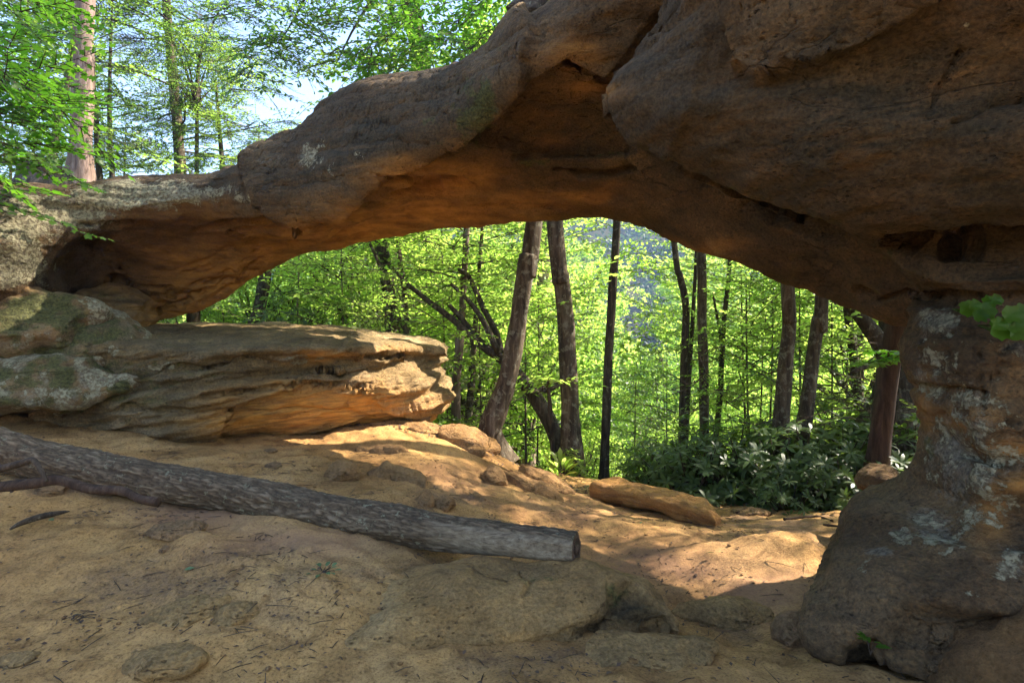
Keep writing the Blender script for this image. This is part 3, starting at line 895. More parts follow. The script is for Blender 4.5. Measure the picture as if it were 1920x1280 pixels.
lay = X * np.array([.45, 1.0, 1]) ; zz = (X[:, 2] - 0.10 * X[:, 0]) 
q = np.stack([X[:, 0] * .8, X[:, 1] * .6, zz * 8], 1)
bed = fbm(q + 0.25 * perlin(p * 2.0)[:, None], 3)
sc.off += 0.045 * np.clip(bed * 2.6, -1, 1) * sideness + 0.03 * fbm(p * 2.2, 3) + 0.01 * fbm(p * 9, 3)
q2 = np.stack([X[:, 0] * 1.6, X[:, 1], (X[:, 2] - 0.28 * X[:, 0]) * 16], 1)
sc.off += 0.018 * np.clip(fbm(q2, 3) * 3.5, -1, 1) * sideness
sc.apply()
G = sc.groove
G([(180,706),(280,693),(400,690),(470,672)], 4, .06, 10)
G([(420,690),(480,672),(560,690),(640,700)], 4, .04, 8)
G([(560,712),(640,716),(700,720)], 5, .05, 8)
G([(380,740),(520,726),(600,722),(690,728)], 4, .06, 8)
G([(240,760),(380,765),(470,778)], 5, .05, 10)
G([(560,680),(650,682),(700,672),(740,672)], 6, .08, 6)
sc.step([(540,735),(620,728),(690,735),(712,765),(735,782),(790,800),(700,850),(400,850),(440,760)], 5, -0.07, 7)
sc.blob(757,668,22,7,-.09); sc.blob(700,720,30,9,-.04)
sc.blob(770,710,30,28,.05); sc.blob(765,715,8,14,-.05,.5); sc.blob(835,740,14,10,.05)
sc.step([(640,640),(760,636),(830,645),(830,662),(760,660),(720,655),(640,663)], 4, 0.04, 6)
sc.apply()
ms = sstep(-4, 10, poly_sd(sc.px, sc.py, [(440,760),(540,742),(620,735),(690,742),(712,772),(740,800),(440,825)]))
sc.V = relax(sc.V, F, ms, 16); sc.N = normals(sc.V, F)
sc.off += ms * (.02 * perlin(sc.V * np.array([1.2, 1.2, 7])) + .006 * fbm(sc.V * 9, 2))
G([(430,785),(560,768),(640,775),(700,792)], 4, .03, 6)
for k in range(26):
    x = rr.uniform(690, 800); y = 762 + (x - 740) * .12 + rr.uniform(-10, 12)
    sc.blob(x, y, 1.6, 6, -.018)
sc.apply()
sc.off += 0.005 * fbm(sc.V * 22, 3)
sc.apply()
V = sc.V
lm = mesh('table_rock', V, F)
mk = np.zeros((len(V), 4))
mk[:, 0] = paint(V, [(300,690,90,10,.6),(360,655,40,8,.5),(560,672,70,10,.7),(210,650,30,25,.6),(160,700,50,25,.5),(440,650,60,8,.3),(740,765,60,14,.45),(520,705,50,6,.3)], 12)
mk[:, 1] = paint(V, [(250,720,150,80,.62),(380,700,150,60,.55),(460,750,90,40,.4),(230,790,70,20,.5),(420,680,60,20,.3)], 12)
mk[:, 2] = paint(V, [(620,765,170,40,1.15),(480,790,120,30,1.1),(680,790,100,24,1.15),(560,740,80,18,.8),(600,670,70,12,.6),(430,755,60,25,.5),(730,655,60,8,.35),(760,700,60,40,.08),(540,720,60,14,.5)], 10)  # undercut spots paint warm bounced light as orange
mk[:, 3] = paint(V, [(300,720,200,90,.38),(640,685,90,9,.5),(420,725,60,9,.4),(200,740,60,40,.3),(280,770,80,20,.3),(640,710,60,8,.5),(560,800,100,6,.3)], 10)
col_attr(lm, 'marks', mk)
tag(obj('rock_ledge', lm, M_ledge), 'long layered sandstone ledge under the left half of the arch, undercut tinted orange for bounced light', 'rock ledge')

# ------------------------------------------------------------------ foreground boulder the log end rests on
xs = [485,560,660,770,880,1000,1110,1190,1240,1268]
cpy = [1192,1130,1092,1070,1058,1058,1070,1098,1130,1165]
cd_ = [2.75,2.88,2.98,3.04,3.07,3.07,3.04,3.0,2.95,2.9]
mpy = [1196,1165,1140,1125,1115,1112,1125,1138,1155,1175]
md = [2.68,2.7,2.72,2.74,2.77,2.79,2.8,2.8,2.82,2.84]
lpy = [1200,1215,1225,1220,1205,1193,1188,1186,1184,1182]
ld = [2.66,2.5,2.42,2.45,2.55,2.63,2.68,2.72,2.76,2.8]
br = []
for a0, b0, c0, e0, f0, g0, h0 in zip(xs, cpy, cd_, mpy, md, lpy, ld):
    T, Mi, L = P(a0, b0, c0), P(a0, e0, f0), P(a0, g0, h0)
    br.append([T + [0, .22, -.08], T, Mi, L, L + [0, .12, -.25], T + [0, .3, -.45]])
V, F = remesh([loft(br, 120, 70)], 0.011, 4)
sc = Sculpt(V, F, 2.0)
sc.off += 0.035 * fbm(V * 2.4 + 4, 3) + 0.008 * fbm(V * 9, 3) + 0.008 * np.clip(3 * fbm(V * np.array([1.5, 1.5, 14]) , 2), -1, 1)
sc.apply()
sc.step([(1145,1108),(1180,1105),(1240,1140),(1262,1172),(1255,1210),(1130,1200),(1075,1190),(1135,1150)], 5, -0.10, 6)
sc.groove([(1140,1105),(1150,1130),(1110,1165),(1050,1185)], 5, .02)
sc.groove([(980,1065),(1000,1080),(985,1110)], 4, .012)
sc.groove([(690,1140),(760,1120),(800,1128)], 4, .008)
sc.apply()
V = sc.V
bm_ = mesh('boulder', V, F)
mk = np.zeros((len(V), 4))
mk[:, 0] = paint(V, [(1040,1100,60,20,.25)], 10)
mk[:, 1] = paint(V, [(1150,1120,90,50,.6),(1010,1085,80,25,.5),(1160,1165,70,20,.6),(1080,1150,80,30,.35)], 14)
mk[:, 2] = 0.12
mk[:, 3] = paint(V, [(1190,1150,75,45,.95),(1120,1180,80,16,.8),(1000,1075,120,20,.3)], 12)  # darker right facet, with shade painted along the undercut edge
col_attr(bm_, 'marks', mk)
tag(obj('boulder', bm_, M_sandrock), 'broad low boulder under the sawn end of the log, mossy on its right', 'boulder')
# ------------------------------------------------------------------ vegetation helpers
def unit(a):
    return a / (np.linalg.norm(a, axis=-1, keepdims=True) + 1e-12)
LEAF = {
 'simple': (np.array([(0,0,0),(.45,.27,.07),(1,0,-.04),(.45,-.27,.07)]), [(0,1,2),(0,2,3)]),
 'oval': (np.array([(0,0,0),(.25,.19,.05),(.62,.23,.05),(1,0,-.08),(.62,-.23,.05),(.25,-.19,.05),(.5,0,0)]), [(0,1,6),(1,2,6),(2,3,6),(3,4,6),(4,5,6),(5,0,6)]),
 'long': (np.array([(0,0,0),(.35,.12,.04),(.72,.13,.0),(1,0,-.10),(.72,-.13,.0),(.35,-.12,.04)]), [(0,1,5),(1,2,5),(2,4,5),(2,3,4)]),
 'needle': (np.array([(0,0,0),(.5,.16,.0),(1,0,0),(.5,-.16,.0)]), [(0,1,2),(0,2,3)]),
 'maple': (np.array([(0,0,0),(.10,.36,.03),(.33,.22,.02),(.50,.52,-.03),(.62,.20,.02),(1,0,-.06),(.62,-.20,.02),(.50,-.52,-.03),(.33,-.22,.02),(.10,-.36,.03),(.38,0,.0)]),
           [(0,1,2),(0,2,10),(2,3,4),(2,4,10),(4,5,10),(5,6,10),(6,7,8),(6,8,10),(8,9,0),(8,0,10)]),
}
def leaf_geo(pos, dr, nr, size, kind='simple'):
    T, Fc = LEAF[kind]
    dr = unit(dr)
    lat = unit(np.cross(nr, dr))
    up = np.cross(dr, lat)
    size = np.asarray(size).reshape(-1, 1, 1)
    V = pos[:, None, :] + size * (T[None, :, 0:1] * dr[:, None] + T[None, :, 1:2] * lat[:, None] + T[None, :, 2:3] * up[:, None])
    n = len(T)
    F = np.array(Fc)[None] + (np.arange(len(pos)) * n)[:, None, None]
    return V.reshape(-1, 3), F.reshape(-1, 3)

def tube(path, rad, seg=6, rough=0.0, flare=0.0, seed=0, step=None, caps=True):
    path = np.asarray(path, float); rad = np.asarray(rad, float)
    if step:
        Ls = np.linalg.norm(np.diff(path, axis=0), axis=1).sum()
        n = max(4, int(Ls / step))
        path2 = crom(path, n, False); rad2 = crom(rad[:, None], n, False)[:, 0]
    else:
        path2, rad2 = path, rad
    T = unit(np.gradient(path2, axis=0))
    ref = np.array([0.0, 0, 1]) if abs(T[0][2]) < 0.8 else np.array([0.0, 1, 0])
    A = unit(np.cross(T, ref)); B = np.cross(T, A)
    th = np.arange(seg) / seg * 2 * np.pi
    rr_ = rad2[:, None] * np.ones(seg)[None]
    if rough:
        s = np.concatenate([[0], np.cumsum(np.linalg.norm(np.diff(path2, axis=0), axis=1))])
        q = np.stack([np.cos(th)[None] * 1.1 + 0 * s[:, None], np.sin(th)[None] * 1.1 + 0 * s[:, None], s[:, None] * 1.2 + 0 * th[None]], -1).reshape(-1, 3)
        o = 0.22 * perlin(q + seed) + 0.5 * 0.12 * perlin(q * np.array([5, 5, 2.2]) + seed)
        rr_ = rr_ * (1 + rough * o.reshape(rr_.shape))
    if flare:
        s = np.linspace(0, 1, len(path2))
        Lr = np.linalg.norm(path2 - path2[0], axis=1)
        fl = np.exp(-Lr / (rad2[0] * 2.2))
        rr_ = rr_ * (1 + fl[:, None] * flare * (1 + 0.5 * np.sin(th * 4 + seed)[None]))
    V = path2[:, None] + rr_[..., None] * (np.cos(th)[None, :, None] * A[:, None] + np.sin(th)[None, :, None] * B[:, None])
    nu, nv = len(path2), seg
    V = V.reshape(-1, 3)
    i, j = np.meshgrid(np.arange(nu - 1), np.arange(nv), indexing='ij')
    a = i * nv + j; b = i * nv + (j + 1) % nv
    F = np.stack([a, a + nv, b + nv, b], -1).reshape(-1, 4)
    T3 = np.concatenate([F[:, [0, 1, 2]], F[:, [0, 2, 3]]])
    if caps:
        n = len(V)
        V = np.vstack([V, path2[0], path2[-1]])
        jj = np.arange(nv)
        T3 = np.vstack([T3, np.stack([jj, (jj + 1) % nv, np.full(nv, n)], -1), np.stack([(nu - 1) * nv + (jj + 1) % nv, (nu - 1) * nv + jj, np.full(nv, n + 1)], -1)])
    return V, T3

def spray(r, L, leaf, droop=0.15, gap=0.55, spread=0.5, twigs=None):
    """a flat fan of leaves; returns leaf arrays and twig polylines in local axes (x along the branch, z up)"""
    pos, dr, tw = [], [], []
    nt_ = twigs or max(5, int(L / leaf * 0.8))
    f = lambda t: np.array([L * t, 0.06 * L * math.sin(3 * t + ph), -droop * L * t * t])
    ph = r.uniform(0, 6)
    tw.append(np.array([f(t) for t in (0, .35, .7, 1)]))
    for k in range(nt_ + 1):
        t = 0.12 + 0.88 * k / nt_
        o = f(t)
        if k == nt_:
            ang, l = 0, 0.25 * L
        else:
            ang = (1 if k % 2 else -1) * r.uniform(.6, 1.1)
            l = L * spread * (1 - 0.72 * t) * r.uniform(.7, 1.15) * min(1, .45 + 2 * t)
        d = np.array([math.cos(ang), math.sin(ang), r.uniform(-.12, .06)])
        tw.append(np.array([o, o + d * l + np.array([0, 0, -droop * l * .6])]))
        nl = max(2, int(l / (leaf * gap)))
        for m in range(nl + 1):
            s = (m + .4) / (nl + .4)
            pp = o + d * l * s + np.array([0, 0, -droop * l * .6 * s * s])
            a2 = ang + ((1 if m % 2 else -1) * r.uniform(.5, 1.1) if m < nl else 0)
            pos.append(pp); dr.append((math.cos(a2), math.sin(a2), r.uniform(-.45, .12)))
    pos, dr = np.array(pos), np.array(dr)
    n = len(pos)
    nr = unit(np.stack([r.normal(0, .38, n), r.normal(0, .38, n), np.ones(n)], 1))
    return pos, dr, nr, leaf * r.uniform(.7, 1.15, n), tw

def frame(d, roll=0.0):
    d = unit(np.asarray(d, float))
    up = np.array([0, 0, 1.0])
    y = unit(np.cross(up, d)); z = np.cross(d, y)
    y2 = y * math.cos(roll) + z * math.sin(roll)
    z2 = np.cross(d, y2)
    return np.stack([d, y2, z2])       # rows

class Crown:
    def __init__(self, seed, leaf, kind='simple', droop=.15, gap=.55, spread=.5, n_templates=5, L=1.0, twigs=None):
        self.r = np.random.default_rng(seed)
        self.kind = kind
        self.T = [spray(self.r, L, leaf, droop, gap, spread, twigs) for _ in range(n_templates)]
        self.L = L
        self.P, self.D, self.N, self.Sz, self.W = [], [], [], [], []
    def add(self, o, d, length, roll=None, wood=True):
        t = self.T[self.r.integers(len(self.T))]
        s = length / self.L
        k = 1.0 if s > .999 else None
        M = frame(np.asarray(d, float) + np.array([0, 0, self.r.normal(0, .22)]), self.r.normal(0, .42) if roll is None else roll)
        o = np.asarray(o, float)
        keep = self.r.random(len(t[0])) < min(1, 1.0)
        self.P.append((t[0] * s) @ M + o); self.D.append(t[1] @ M); self.N.append(t[2] @ M); self.Sz.append(t[3] * min(1.3, max(.8, s)))
        if wood:
            for pl in t[4]:
                self.W.append(tube((pl * s) @ M + o, np.linspace(.004, .0015, len(pl)) * (1 + .6 * s), 3, caps=False))
    def limb(self, o, d, L, n, rise=.15, sl=.9, r0=.03, curl=0.2, both=True):
        d = unit(np.asarray(d, float))
        side = unit(np.cross([0, 0, 1], d))
        pts = [np.asarray(o, float) + d * L * t + np.array([0, 0, rise * L * (t - 0.8 * t * t)]) + side * curl * L * .3 * math.sin(2.5 * t + self.r.uniform(0, .5)) for t in np.linspace(0, 1, 6)]
        pts = np.array(pts)
        self.W.append(tube(pts, np.linspace(r0, r0 * .3, 6), 5))
        for k in range(n):
            t = .25 + .75 * (k + .5) / n
            i = min(int(t * 5), 4); f = t * 5 - i
            q = pts[i] * (1 - f) + pts[i + 1] * f
            a = (1 if k % 2 else -1) * self.r.uniform(.4, 1.2)
            dd = d * math.cos(a) + side * math.sin(a) + np.array([0, 0, self.r.uniform(-.15, .12)])
            self.add(q, dd, sl * self.r.uniform(.7, 1.15) * (1.15 - .4 * t))
        self.add(pts[-1], d, sl)
    def build(self, name='crown'):
        V, F = leaf_geo(np.vstack(self.P), np.vstack(self.D), np.vstack(self.N), np.concatenate(self.Sz), self.kind)
        leafm = mesh(name, V, F)
        wood = mesh('branches', *join(self.W)) if self.W else None
        return leafm, wood

def proto_under(seed, H=4.2, R=2.1, leaf=.085, limbs=13, kind='simple', gap=.6, sl=.95, z0=.1, n=5, rise=.15):
    c = Crown(seed, leaf, kind, gap=gap)
    r = c.r
    for k in range(limbs):
        t = (k + .5) / limbs
        az = k * 2.4 + r.uniform(-.9, .9); rise_ = rise + r.uniform(-.25, .35)
        L = R * (math.sin(math.pi * min(1, .22 + .78 * t)) * .75 + .3) * r.uniform(.75, 1.15)
        c.limb((0, 0, z0 + H * min(.95, max(0, t + r.uniform(-.06, .06)))), (math.cos(az), math.sin(az), r.uniform(-.05, .3) + .35 * t), L, max(2, int(n * L / R)), rise_, sl * r.uniform(.75, 1.2), .016 * (1.2 - t), r.uniform(-.7, .7))
    c.add((0, 0, H * .95), (.2, .1, 1), .8)
    return c.build()
def proto_far(seed, H=8, R=3.4, leaf=.24, n=3800):
    """a full deciduous crown: leaf clumps gathered on many sub-crowns with gaps between them"""
    r = np.random.default_rng(seed)
    cs, k = [], 46
    for i in range(k):
        u = r.normal(size=3); u /= np.linalg.norm(u)
        q = u * r.uniform(.45, 1) ** .6
        cs.append([q[0] * R, q[1] * R, H * .5 + q[2] * H * .5])
    cs = np.array(cs)
    i = r.integers(0, k, n)
    rad = r.uniform(.5, 1.25, k)[i]
    u = unit(r.normal(size=(n, 3)))
    pos = cs[i] + u * rad[:, None] * np.array([1, 1, .55]) * r.uniform(.5, 1, n)[:, None] ** .5 * .95
    dr = unit(r.normal(size=(n, 3)) + np.array([0, 0, -.25]) + u * .8)
    nr = unit(r.normal(size=(n, 3)) * .55 + np.array([0, 0, .8]) + u * .4)
    V, F = leaf_geo(pos, dr, nr, leaf * r.uniform(.6, 1.25, n), 'simple')
    W = [tube(np.array([(0, 0, H * .1), (cs[j][0] * .4, cs[j][1] * .4, cs[j][2] * .6), cs[j]]), [.09, .05, .02], 4, caps=False) for j in range(0, k, 3)]
    return mesh('crown', V, F), mesh('branches', *join(W))

U = [proto_under(100 + i, H=4.0 + .5 * (i % 3), R=2.0 + .3 * (i % 2), leaf=[.12, .125, .145, .12][i], limbs=15, kind='oval', gap=.55, n=7) for i in range(4)]
T_ = [proto_under(200 + i, H=6.0, R=3.0, leaf=.10, limbs=18, n=7, sl=1.15, rise=.3) for i in range(3)]
FA = [proto_far(300 + i, H=8 + i, R=3.2 + .4 * i, leaf=.25, n=8000) for i in range(3)]
SM = [proto_far(320 + i, H=5, R=2.2, leaf=.155, n=5600) for i in range(2)]
for _c in U + T_ + FA + SM:
    _c[1].materials.append(M_twig)

def set_leaf(me, mat):
    m2 = me.copy(); m2.materials.clear(); m2.materials.append(mat); return m2
_lc = {}
def leafed(me, mat):
    k = (me.name, mat.name)
    if k not in _lc: _lc[k] = set_leaf(me, mat)
    return _lc[k]

def tree(name, label, path, bark, crowns=(), group=None, seg=16, rough=1.0, flare=.5, cat='tree', step=.12, limbs=(), seed=0):
    """path: [(px, py, depth, radius)] from the base up; crowns: [(proto, material, height above base, scale, turn)]"""
    pts = np.array([P(*q[:3]) if q[0] is not None else np.array(q[1]) for q in path])
    rad = np.array([q[3] if q[0] is not None else q[2] for q in path])
    zg_ = g1(pts[0][0], pts[0][1])
    if 0.04 < pts[0][2] - zg_ < 3.5 and pts[0][1] > 6.4:
        pts = np.vstack([[pts[0][0] - .3 * (pts[1][0] - pts[0][0]), pts[0][1], zg_ - .1], pts]); rad = np.concatenate([[rad[0] * 1.1], rad])
    base = pts[0].copy()
    t = tag(empty(name, base), label, cat, group)
    V, F = tube(pts - base, rad, seg, rough, flare, seed, step)
    obj('trunk', mesh('trunk', V, F), bark, t)
    for lp in limbs:
        lps = np.array([P(*q[:3]) for q in lp]) - base
        obj('branch', mesh('branch', *tube(lps, [q[3] for q in lp], 8, .8, 0, seed + 3, .12)), bark, t)
    for pr, mat, h, s, rz in crowns:
        # trunk position at that height
        z = base[2] + h
        k = np.argmin(np.abs(pts[:, 2] - z))
        kk = max(1, min(len(pts) - 1, k))
        a_, b_ = pts[kk - 1], pts[kk]
        f = np.clip((z - a_[2]) / (b_[2] - a_[2] + 1e-6), 0, 1)
        q = a_ + (b_ - a_) * f - base
        o1 = obj('crown', leafed(pr[0], mat), None, t, (q[0], q[1], h)); o1.scale = (s, s, s); o1.rotation_euler.z = rz
        o2 = obj('branches', pr[1], None, t, (q[0], q[1], h)); o2.scale = (s, s, s); o2.rotation_euler.z = rz
    return t

def top(path, h, lean=(0, 0), r=.05):
    """carry a trunk on upward out of the picture"""
    b = P(*path[-1][:3])
    return path + [(None, tuple(b + np.array([lean[0], lean[1], h])), r)]

# ------------------------------------------------------------------ trees seen one by one through the arch
tree('curved_tree', 'stout trunk that bows left near its base right of the ledge nose', top([(942,872,7.2,.15),(920,812,7.2,.13),(932,768,7.2,.128),(951,715,7.2,.122),(966,640,7.2,.116),(978,560,7.25,.112),(990,480,7.3,.112),(1003,400,7.35,.105)], 9, (.9, .3), .04), M_bark, [(T_[0], M_leaf, 11.5, .62, 1)], seed=1, flare=.4)
tree('straight_tree', 'tall straight grey trunk in the middle of the opening', top([(1074,905,8.4,.16),(1070,800,8.4,.132),(1064,650,8.4,.128),(1052,520,8.4,.12),(1040,415,8.4,.115)], 9, (-.8, .3), .04), M_bark, [(T_[1], M_leaf, 11.5, .62, 2)], seed=2)
tree('slender_tree', 'slender straight dark trunk rising just left of the tilted slab', top([(1131,912,9.0,.075),(1136,800,9.0,.072),(1142,650,9.0,.068),(1150,520,9.0,.066),(1157,410,9.0,.06)], 6, (.3, .2), .03), M_bark_dark, [(U[0], M_leaf, 4.0, .35, 2), (U[1], M_leaf, 9.0, .7, .2)], seed=3)
tree('leaning_tree', 'dark old trunk leaning left and forking into bare stems behind the bowed trunk',
     [(1052,862,8.8,.12),(1035,800,8.9,.115),(1000,740,9.0,.11),(965,695,9.1,.10),(935,668,9.1,.08),(905,650,9.1,.06),(850,600,9.2,.05),(800,562,9.3,.042),(760,528,9.4,.032),(735,500,9.5,.02)], M_bark_dark,
     [(U[2], M_leaf, 2.6, .8, 1)], limbs=[
     [(935,668,9.1,.065),(900,640,9.2,.055),(868,600,9.3,.05),(842,572,9.4,.04)],
     [(935,662,9.0,.055),(905,600,9.1,.045),(875,560,9.2,.035),(845,532,9.3,.025)],
     [(940,662,9.1,.06),(928,620,9.2,.05),(905,575,9.3,.045),(880,520,9.4,.04),(860,505,9.5,.03)],
     [(1000,740,9.0,.06),(1020,730,9.1,.06),(1048,722,9.2,.05),(1055,700,9.2,.03)]], seed=4)
tree('tree', 'dark trunk behind the ledge, straight above its right end', top([(748,700,10.5,.16),(738,630,10.5,.14),(730,560,10.5,.125),(722,500,10.5,.12),(712,440,10.5,.115)], 2.2, (-.3, .2), .05), M_bark_dark, [(U[2], M_leaf, 4.4, .45, 1)], seed=5)
tree('sapling', 'thin pale stem beside the dark trunk behind the ledge', top([(770,700,10,.06),(762,620,10,.05),(757,540,10,.045),(745,440,10,.04)], 1.2, (0, .2), .02), M_bark, [(U[3], M_leaf, 1.6, .8, 1)], seed=6)
tree('sapling', 'thin leaning stem left of the dark trunk behind the ledge', top([(768,660,9.5,.04),(750,600,9.5,.036),(725,540,9.5,.03),(695,460,9.5,.025)], .8, (-.6, .2), .015), M_bark, [(U[0], M_leaf, 1.3, .7, 3)], seed=7)
tree('tree', 'dark trunk leaning right above the left part of the ledge', top([(470,660,12,.17),(478,612,12,.14),(487,570,12,.13),(498,510,12,.12)], 2.0, (.2, .2), .05), M_bark_dark, [(U[1], M_leaf, 2.7, .45, 4)], seed=8)
tree('tree', 'short reddish trunk under the left foot of the arch', top([(364,680,13,.14),(364,612,13,.13),(364,560,13,.13)], 2.3, (0, .2), .05), M_bark_red, [(U[0], M_leaf, 2.8, .4, 4)], seed=9)
tree('pine_tree', 'pale pinkish pine trunk between bowed and straight trunks', top([(985,900,17,.3),(990,760,17,.27),(1000,640,17,.24),(1012,560,17,.22),(1025,470,17,.2)], 9, (.5, .2), .08), M_bark_pink, [(FA[0], M_leaf, 12, .8, 1)], seed=10)
tree('tree', 'pale grey trunk nearest the nose of the ledge', top([(854,830,9.8,.085),(856,720,9.8,.08),(862,640,9.8,.075),(868,560,9.8,.06)], 4, (.2, .2), .03), M_bark_pink, [(U[1], M_leaf_dark, 3.9, .8, 0)], seed=11)
tree('tree', 'pale thin trunk second right of the ledge nose', top([(876,830,10.2,.07),(880,760,10.2,.065),(886,680,10.2,.055),(892,600,10.2,.045)], 3, (.2, .2), .02), M_bark, [(U[2], M_leaf, 3.3, .8, 0)], seed=12)
tree('dead_sapling', 'short bare dark stem standing between leaning and straight trunks', [(1038,870,8.6,.04),(1034,800,8.6,.035),(1030,745,8.6,.03),(1027,712,8.6,.02)], M_bark_dark, seed=13)
tree('tree', 'crooked thin trunk, leftmost of the cluster right of centre', top([(1280,850,9.5,.075),(1282,700,9.5,.065),(1286,580,9.5,.06),(1276,520,9.5,.055),(1264,455,9.5,.05)], 4, (-.3, .2), .03), M_bark_dark, [(U[3], M_leaf, 6.5, .6, 0), (U[1], M_leaf, .8, .5, 0)], seed=14)
tree('tree', 'thin trunk leaning right within the cluster right of centre', top([(1286,830,9.9,.045),(1292,700,9.9,.04),(1300,580,9.9,.035),(1306,465,9.9,.03)], 3, (.2, .2), .02), M_bark_dark, [(U[0], M_leaf, 6.0, .45, 0)], seed=15)
tree('tree', 'straight dark trunk, thickest of the cluster right of centre', top([(1322,850,9.3,.085),(1319,700,9.3,.078),(1316,580,9.3,.072),(1316,465,9.3,.07)], 6, (0, .2), .03), M_bark, [(U[2], M_leaf, 8.2, .7, 0)], seed=16)
tree('tree', 'thin forked trunk between the cluster and the paired trunks', top([(1342,830,10.5,.05),(1350,740,10.5,.05),(1356,620,10.5,.045),(1368,495,10.5,.04)], 4, (.4, .2), .02), M_bark_dark, [(U[1], M_leaf, 2.6, .6, 0)], limbs=[[(1352,640,10.5,.03),(1344,590,10.5,.025),(1336,548,10.5,.015)]], seed=17)
tree('tree', 'left one of two sturdy mottled trunks near the pillar', top([(1457,930,7.4,.105),(1468,760,7.4,.094),(1474,680,7.4,.088),(1480,600,7.4,.084),(1476,512,7.4,.08)], 6, (-.2, .2), .04), M_bark, [(T_[2], M_leaf, 11.5, .62, 0)], seed=18)
tree('tree', 'right one of two sturdy mottled trunks near the pillar', top([(1496,860,7.6,.10),(1512,760,7.6,.09),(1524,680,7.6,.085),(1534,600,7.6,.08),(1541,545,7.6,.078)], 6, (.2, .2), .04), M_bark, [(T_[1], M_leaf, 11.5, .62, 2)], seed=19)
tree('tree', 'reddish trunk standing against the foot of the pillar', [(1640,905,6.2,.115),(1652,800,6.2,.10),(1666,700,6.2,.098),(1676,640,6.2,.095),(1686,560,6.2,.09),(1690,300,6.3,.08),(1700,0,6.4,.06),(1705,-700,6.4,.03),(1705,-1100,6.4,.02)], M_bark_red, [(U[1], M_leaf, 10, .6, 0)], seed=20)
tree('tree', 'massive dark trunk half hidden behind the pillar, forking to the left', top([(1662,860,8.0,.42),(1672,780,8.0,.33),(1690,700,8.0,.27),(1680,640,8.0,.2)], 7, (.5, .3), .1), M_bark_dark, [(T_[0], M_leaf, 11.5, .62, 0)], limbs=[[(1670,690,7.9,.14),(1648,640,7.9,.12),(1615,595,7.9,.10),(1585,560,7.9,.08),(1570,500,7.9,.05)]], seed=21)
tree('tree', 'mossy thin trunk seen low between reddish trunk and paired trunks', [(1622,800,9.5,.08),(1610,740,9.5,.075),(1602,680,9.5,.07),(1590,600,9.5,.05),(1580,540,9.6,.04)], M_bark, [(U[0], M_leaf, 2, .8, 0)], seed=22)

# trees above the arch, on the left shoulder
tree('pine_tree', 'tall pinkish pine trunk standing behind the left shoulder of the arch', top([(148,380,10.6,.21),(150,345,10.6,.185),(153,200,10.6,.18),(157,60,10.6,.165),(158,-60,10.6,.16)], 6, (.1, 0), .1), M_bark_pink, [(T_[1], M_needle, 9, 1, 0)], seed=23)
tree('hemlock_tree', 'slim hemlock trunk with drooping fine boughs above the arch', top([(342,420,14,.14),(338,325,14,.13),(328,180,14,.115),(315,40,14,.10),(308,-80,14,.09)], 5, (-.3, 0), .03), M_bark, seed=24)
tree('sapling', 'thin dark stem just right of the hemlock trunk', top([(370,400,13,.045),(369,250,13,.04),(374,110,13,.035)], 1.2, (.5, 0), .01), M_bark_dark, [(SM[0], M_leaf_mid, 2.2, .42, 1)], seed=25)
tree('sapling', 'thin dark stem just right of the tall pine trunk', top([(190,400,12,.06),(183,280,12,.055),(174,150,12,.04)], 2, (-.4, 0), .01), M_bark_dark, [(U[1], M_leaf_dark, 1.8, .8, 1)], seed=26)
tree('tree', 'pale trunk leaning right behind the stump at the far left', top([(88,350,15,.10),(98,290,15,.10),(112,210,15,.085),(135,100,15,.07)], 3, (.2, 0), .03), M_bark_pink, [(SM[1], M_leaf_mid, 4, .7, 1)], seed=27)
# hemlock boughs of the hemlock tree
hb = Crown(41, .05, 'needle', droop=.22, gap=.42, spread=.42, L=1.0, twigs=16)
hem = bpy.data.objects['hemlock_tree']
def bough(c, o, d, L, n, r0, drop=.0):
    c.limb(o, d, L, n, drop, .85, r0, .25)
r_ = np.random.default_rng(8)
hb0 = P(342, 420, 14)
for k in range(34):
    h = r_.uniform(1.7, 8.5)
    f = h / 8.5
    ax_ = P(342 - 30 * f, 420, 14) - hb0
    az = r_.uniform(0, 6.28)
    bough(hb, (ax_[0], ax_[1], h), (math.cos(az), math.sin(az), .05), r_.uniform(1.6, 3.2) * (1.1 - .35 * f), 8, .028, .1)
hl_, hw_ = hb.build()
obj('crown', hl_, M_needle, hem); obj('branches', hw_, M_twig, hem)
bpy.data.objects['pine_tree']

# a stump on the shoulder
V, F = tube(np.array([(0, 0, -.3), (0, 0, 0), (0, 0, .15), (0.01, 0, .32)]), [.34, .27, .21, .19], 26, 1.6, .4, 5, .03)
tag(obj('tree_stump', mesh('tree_stump', V, F), M_bark_dark, None, P(80, 352, 8.0)), 'low dark stump on the left shoulder of the arch', 'stump')

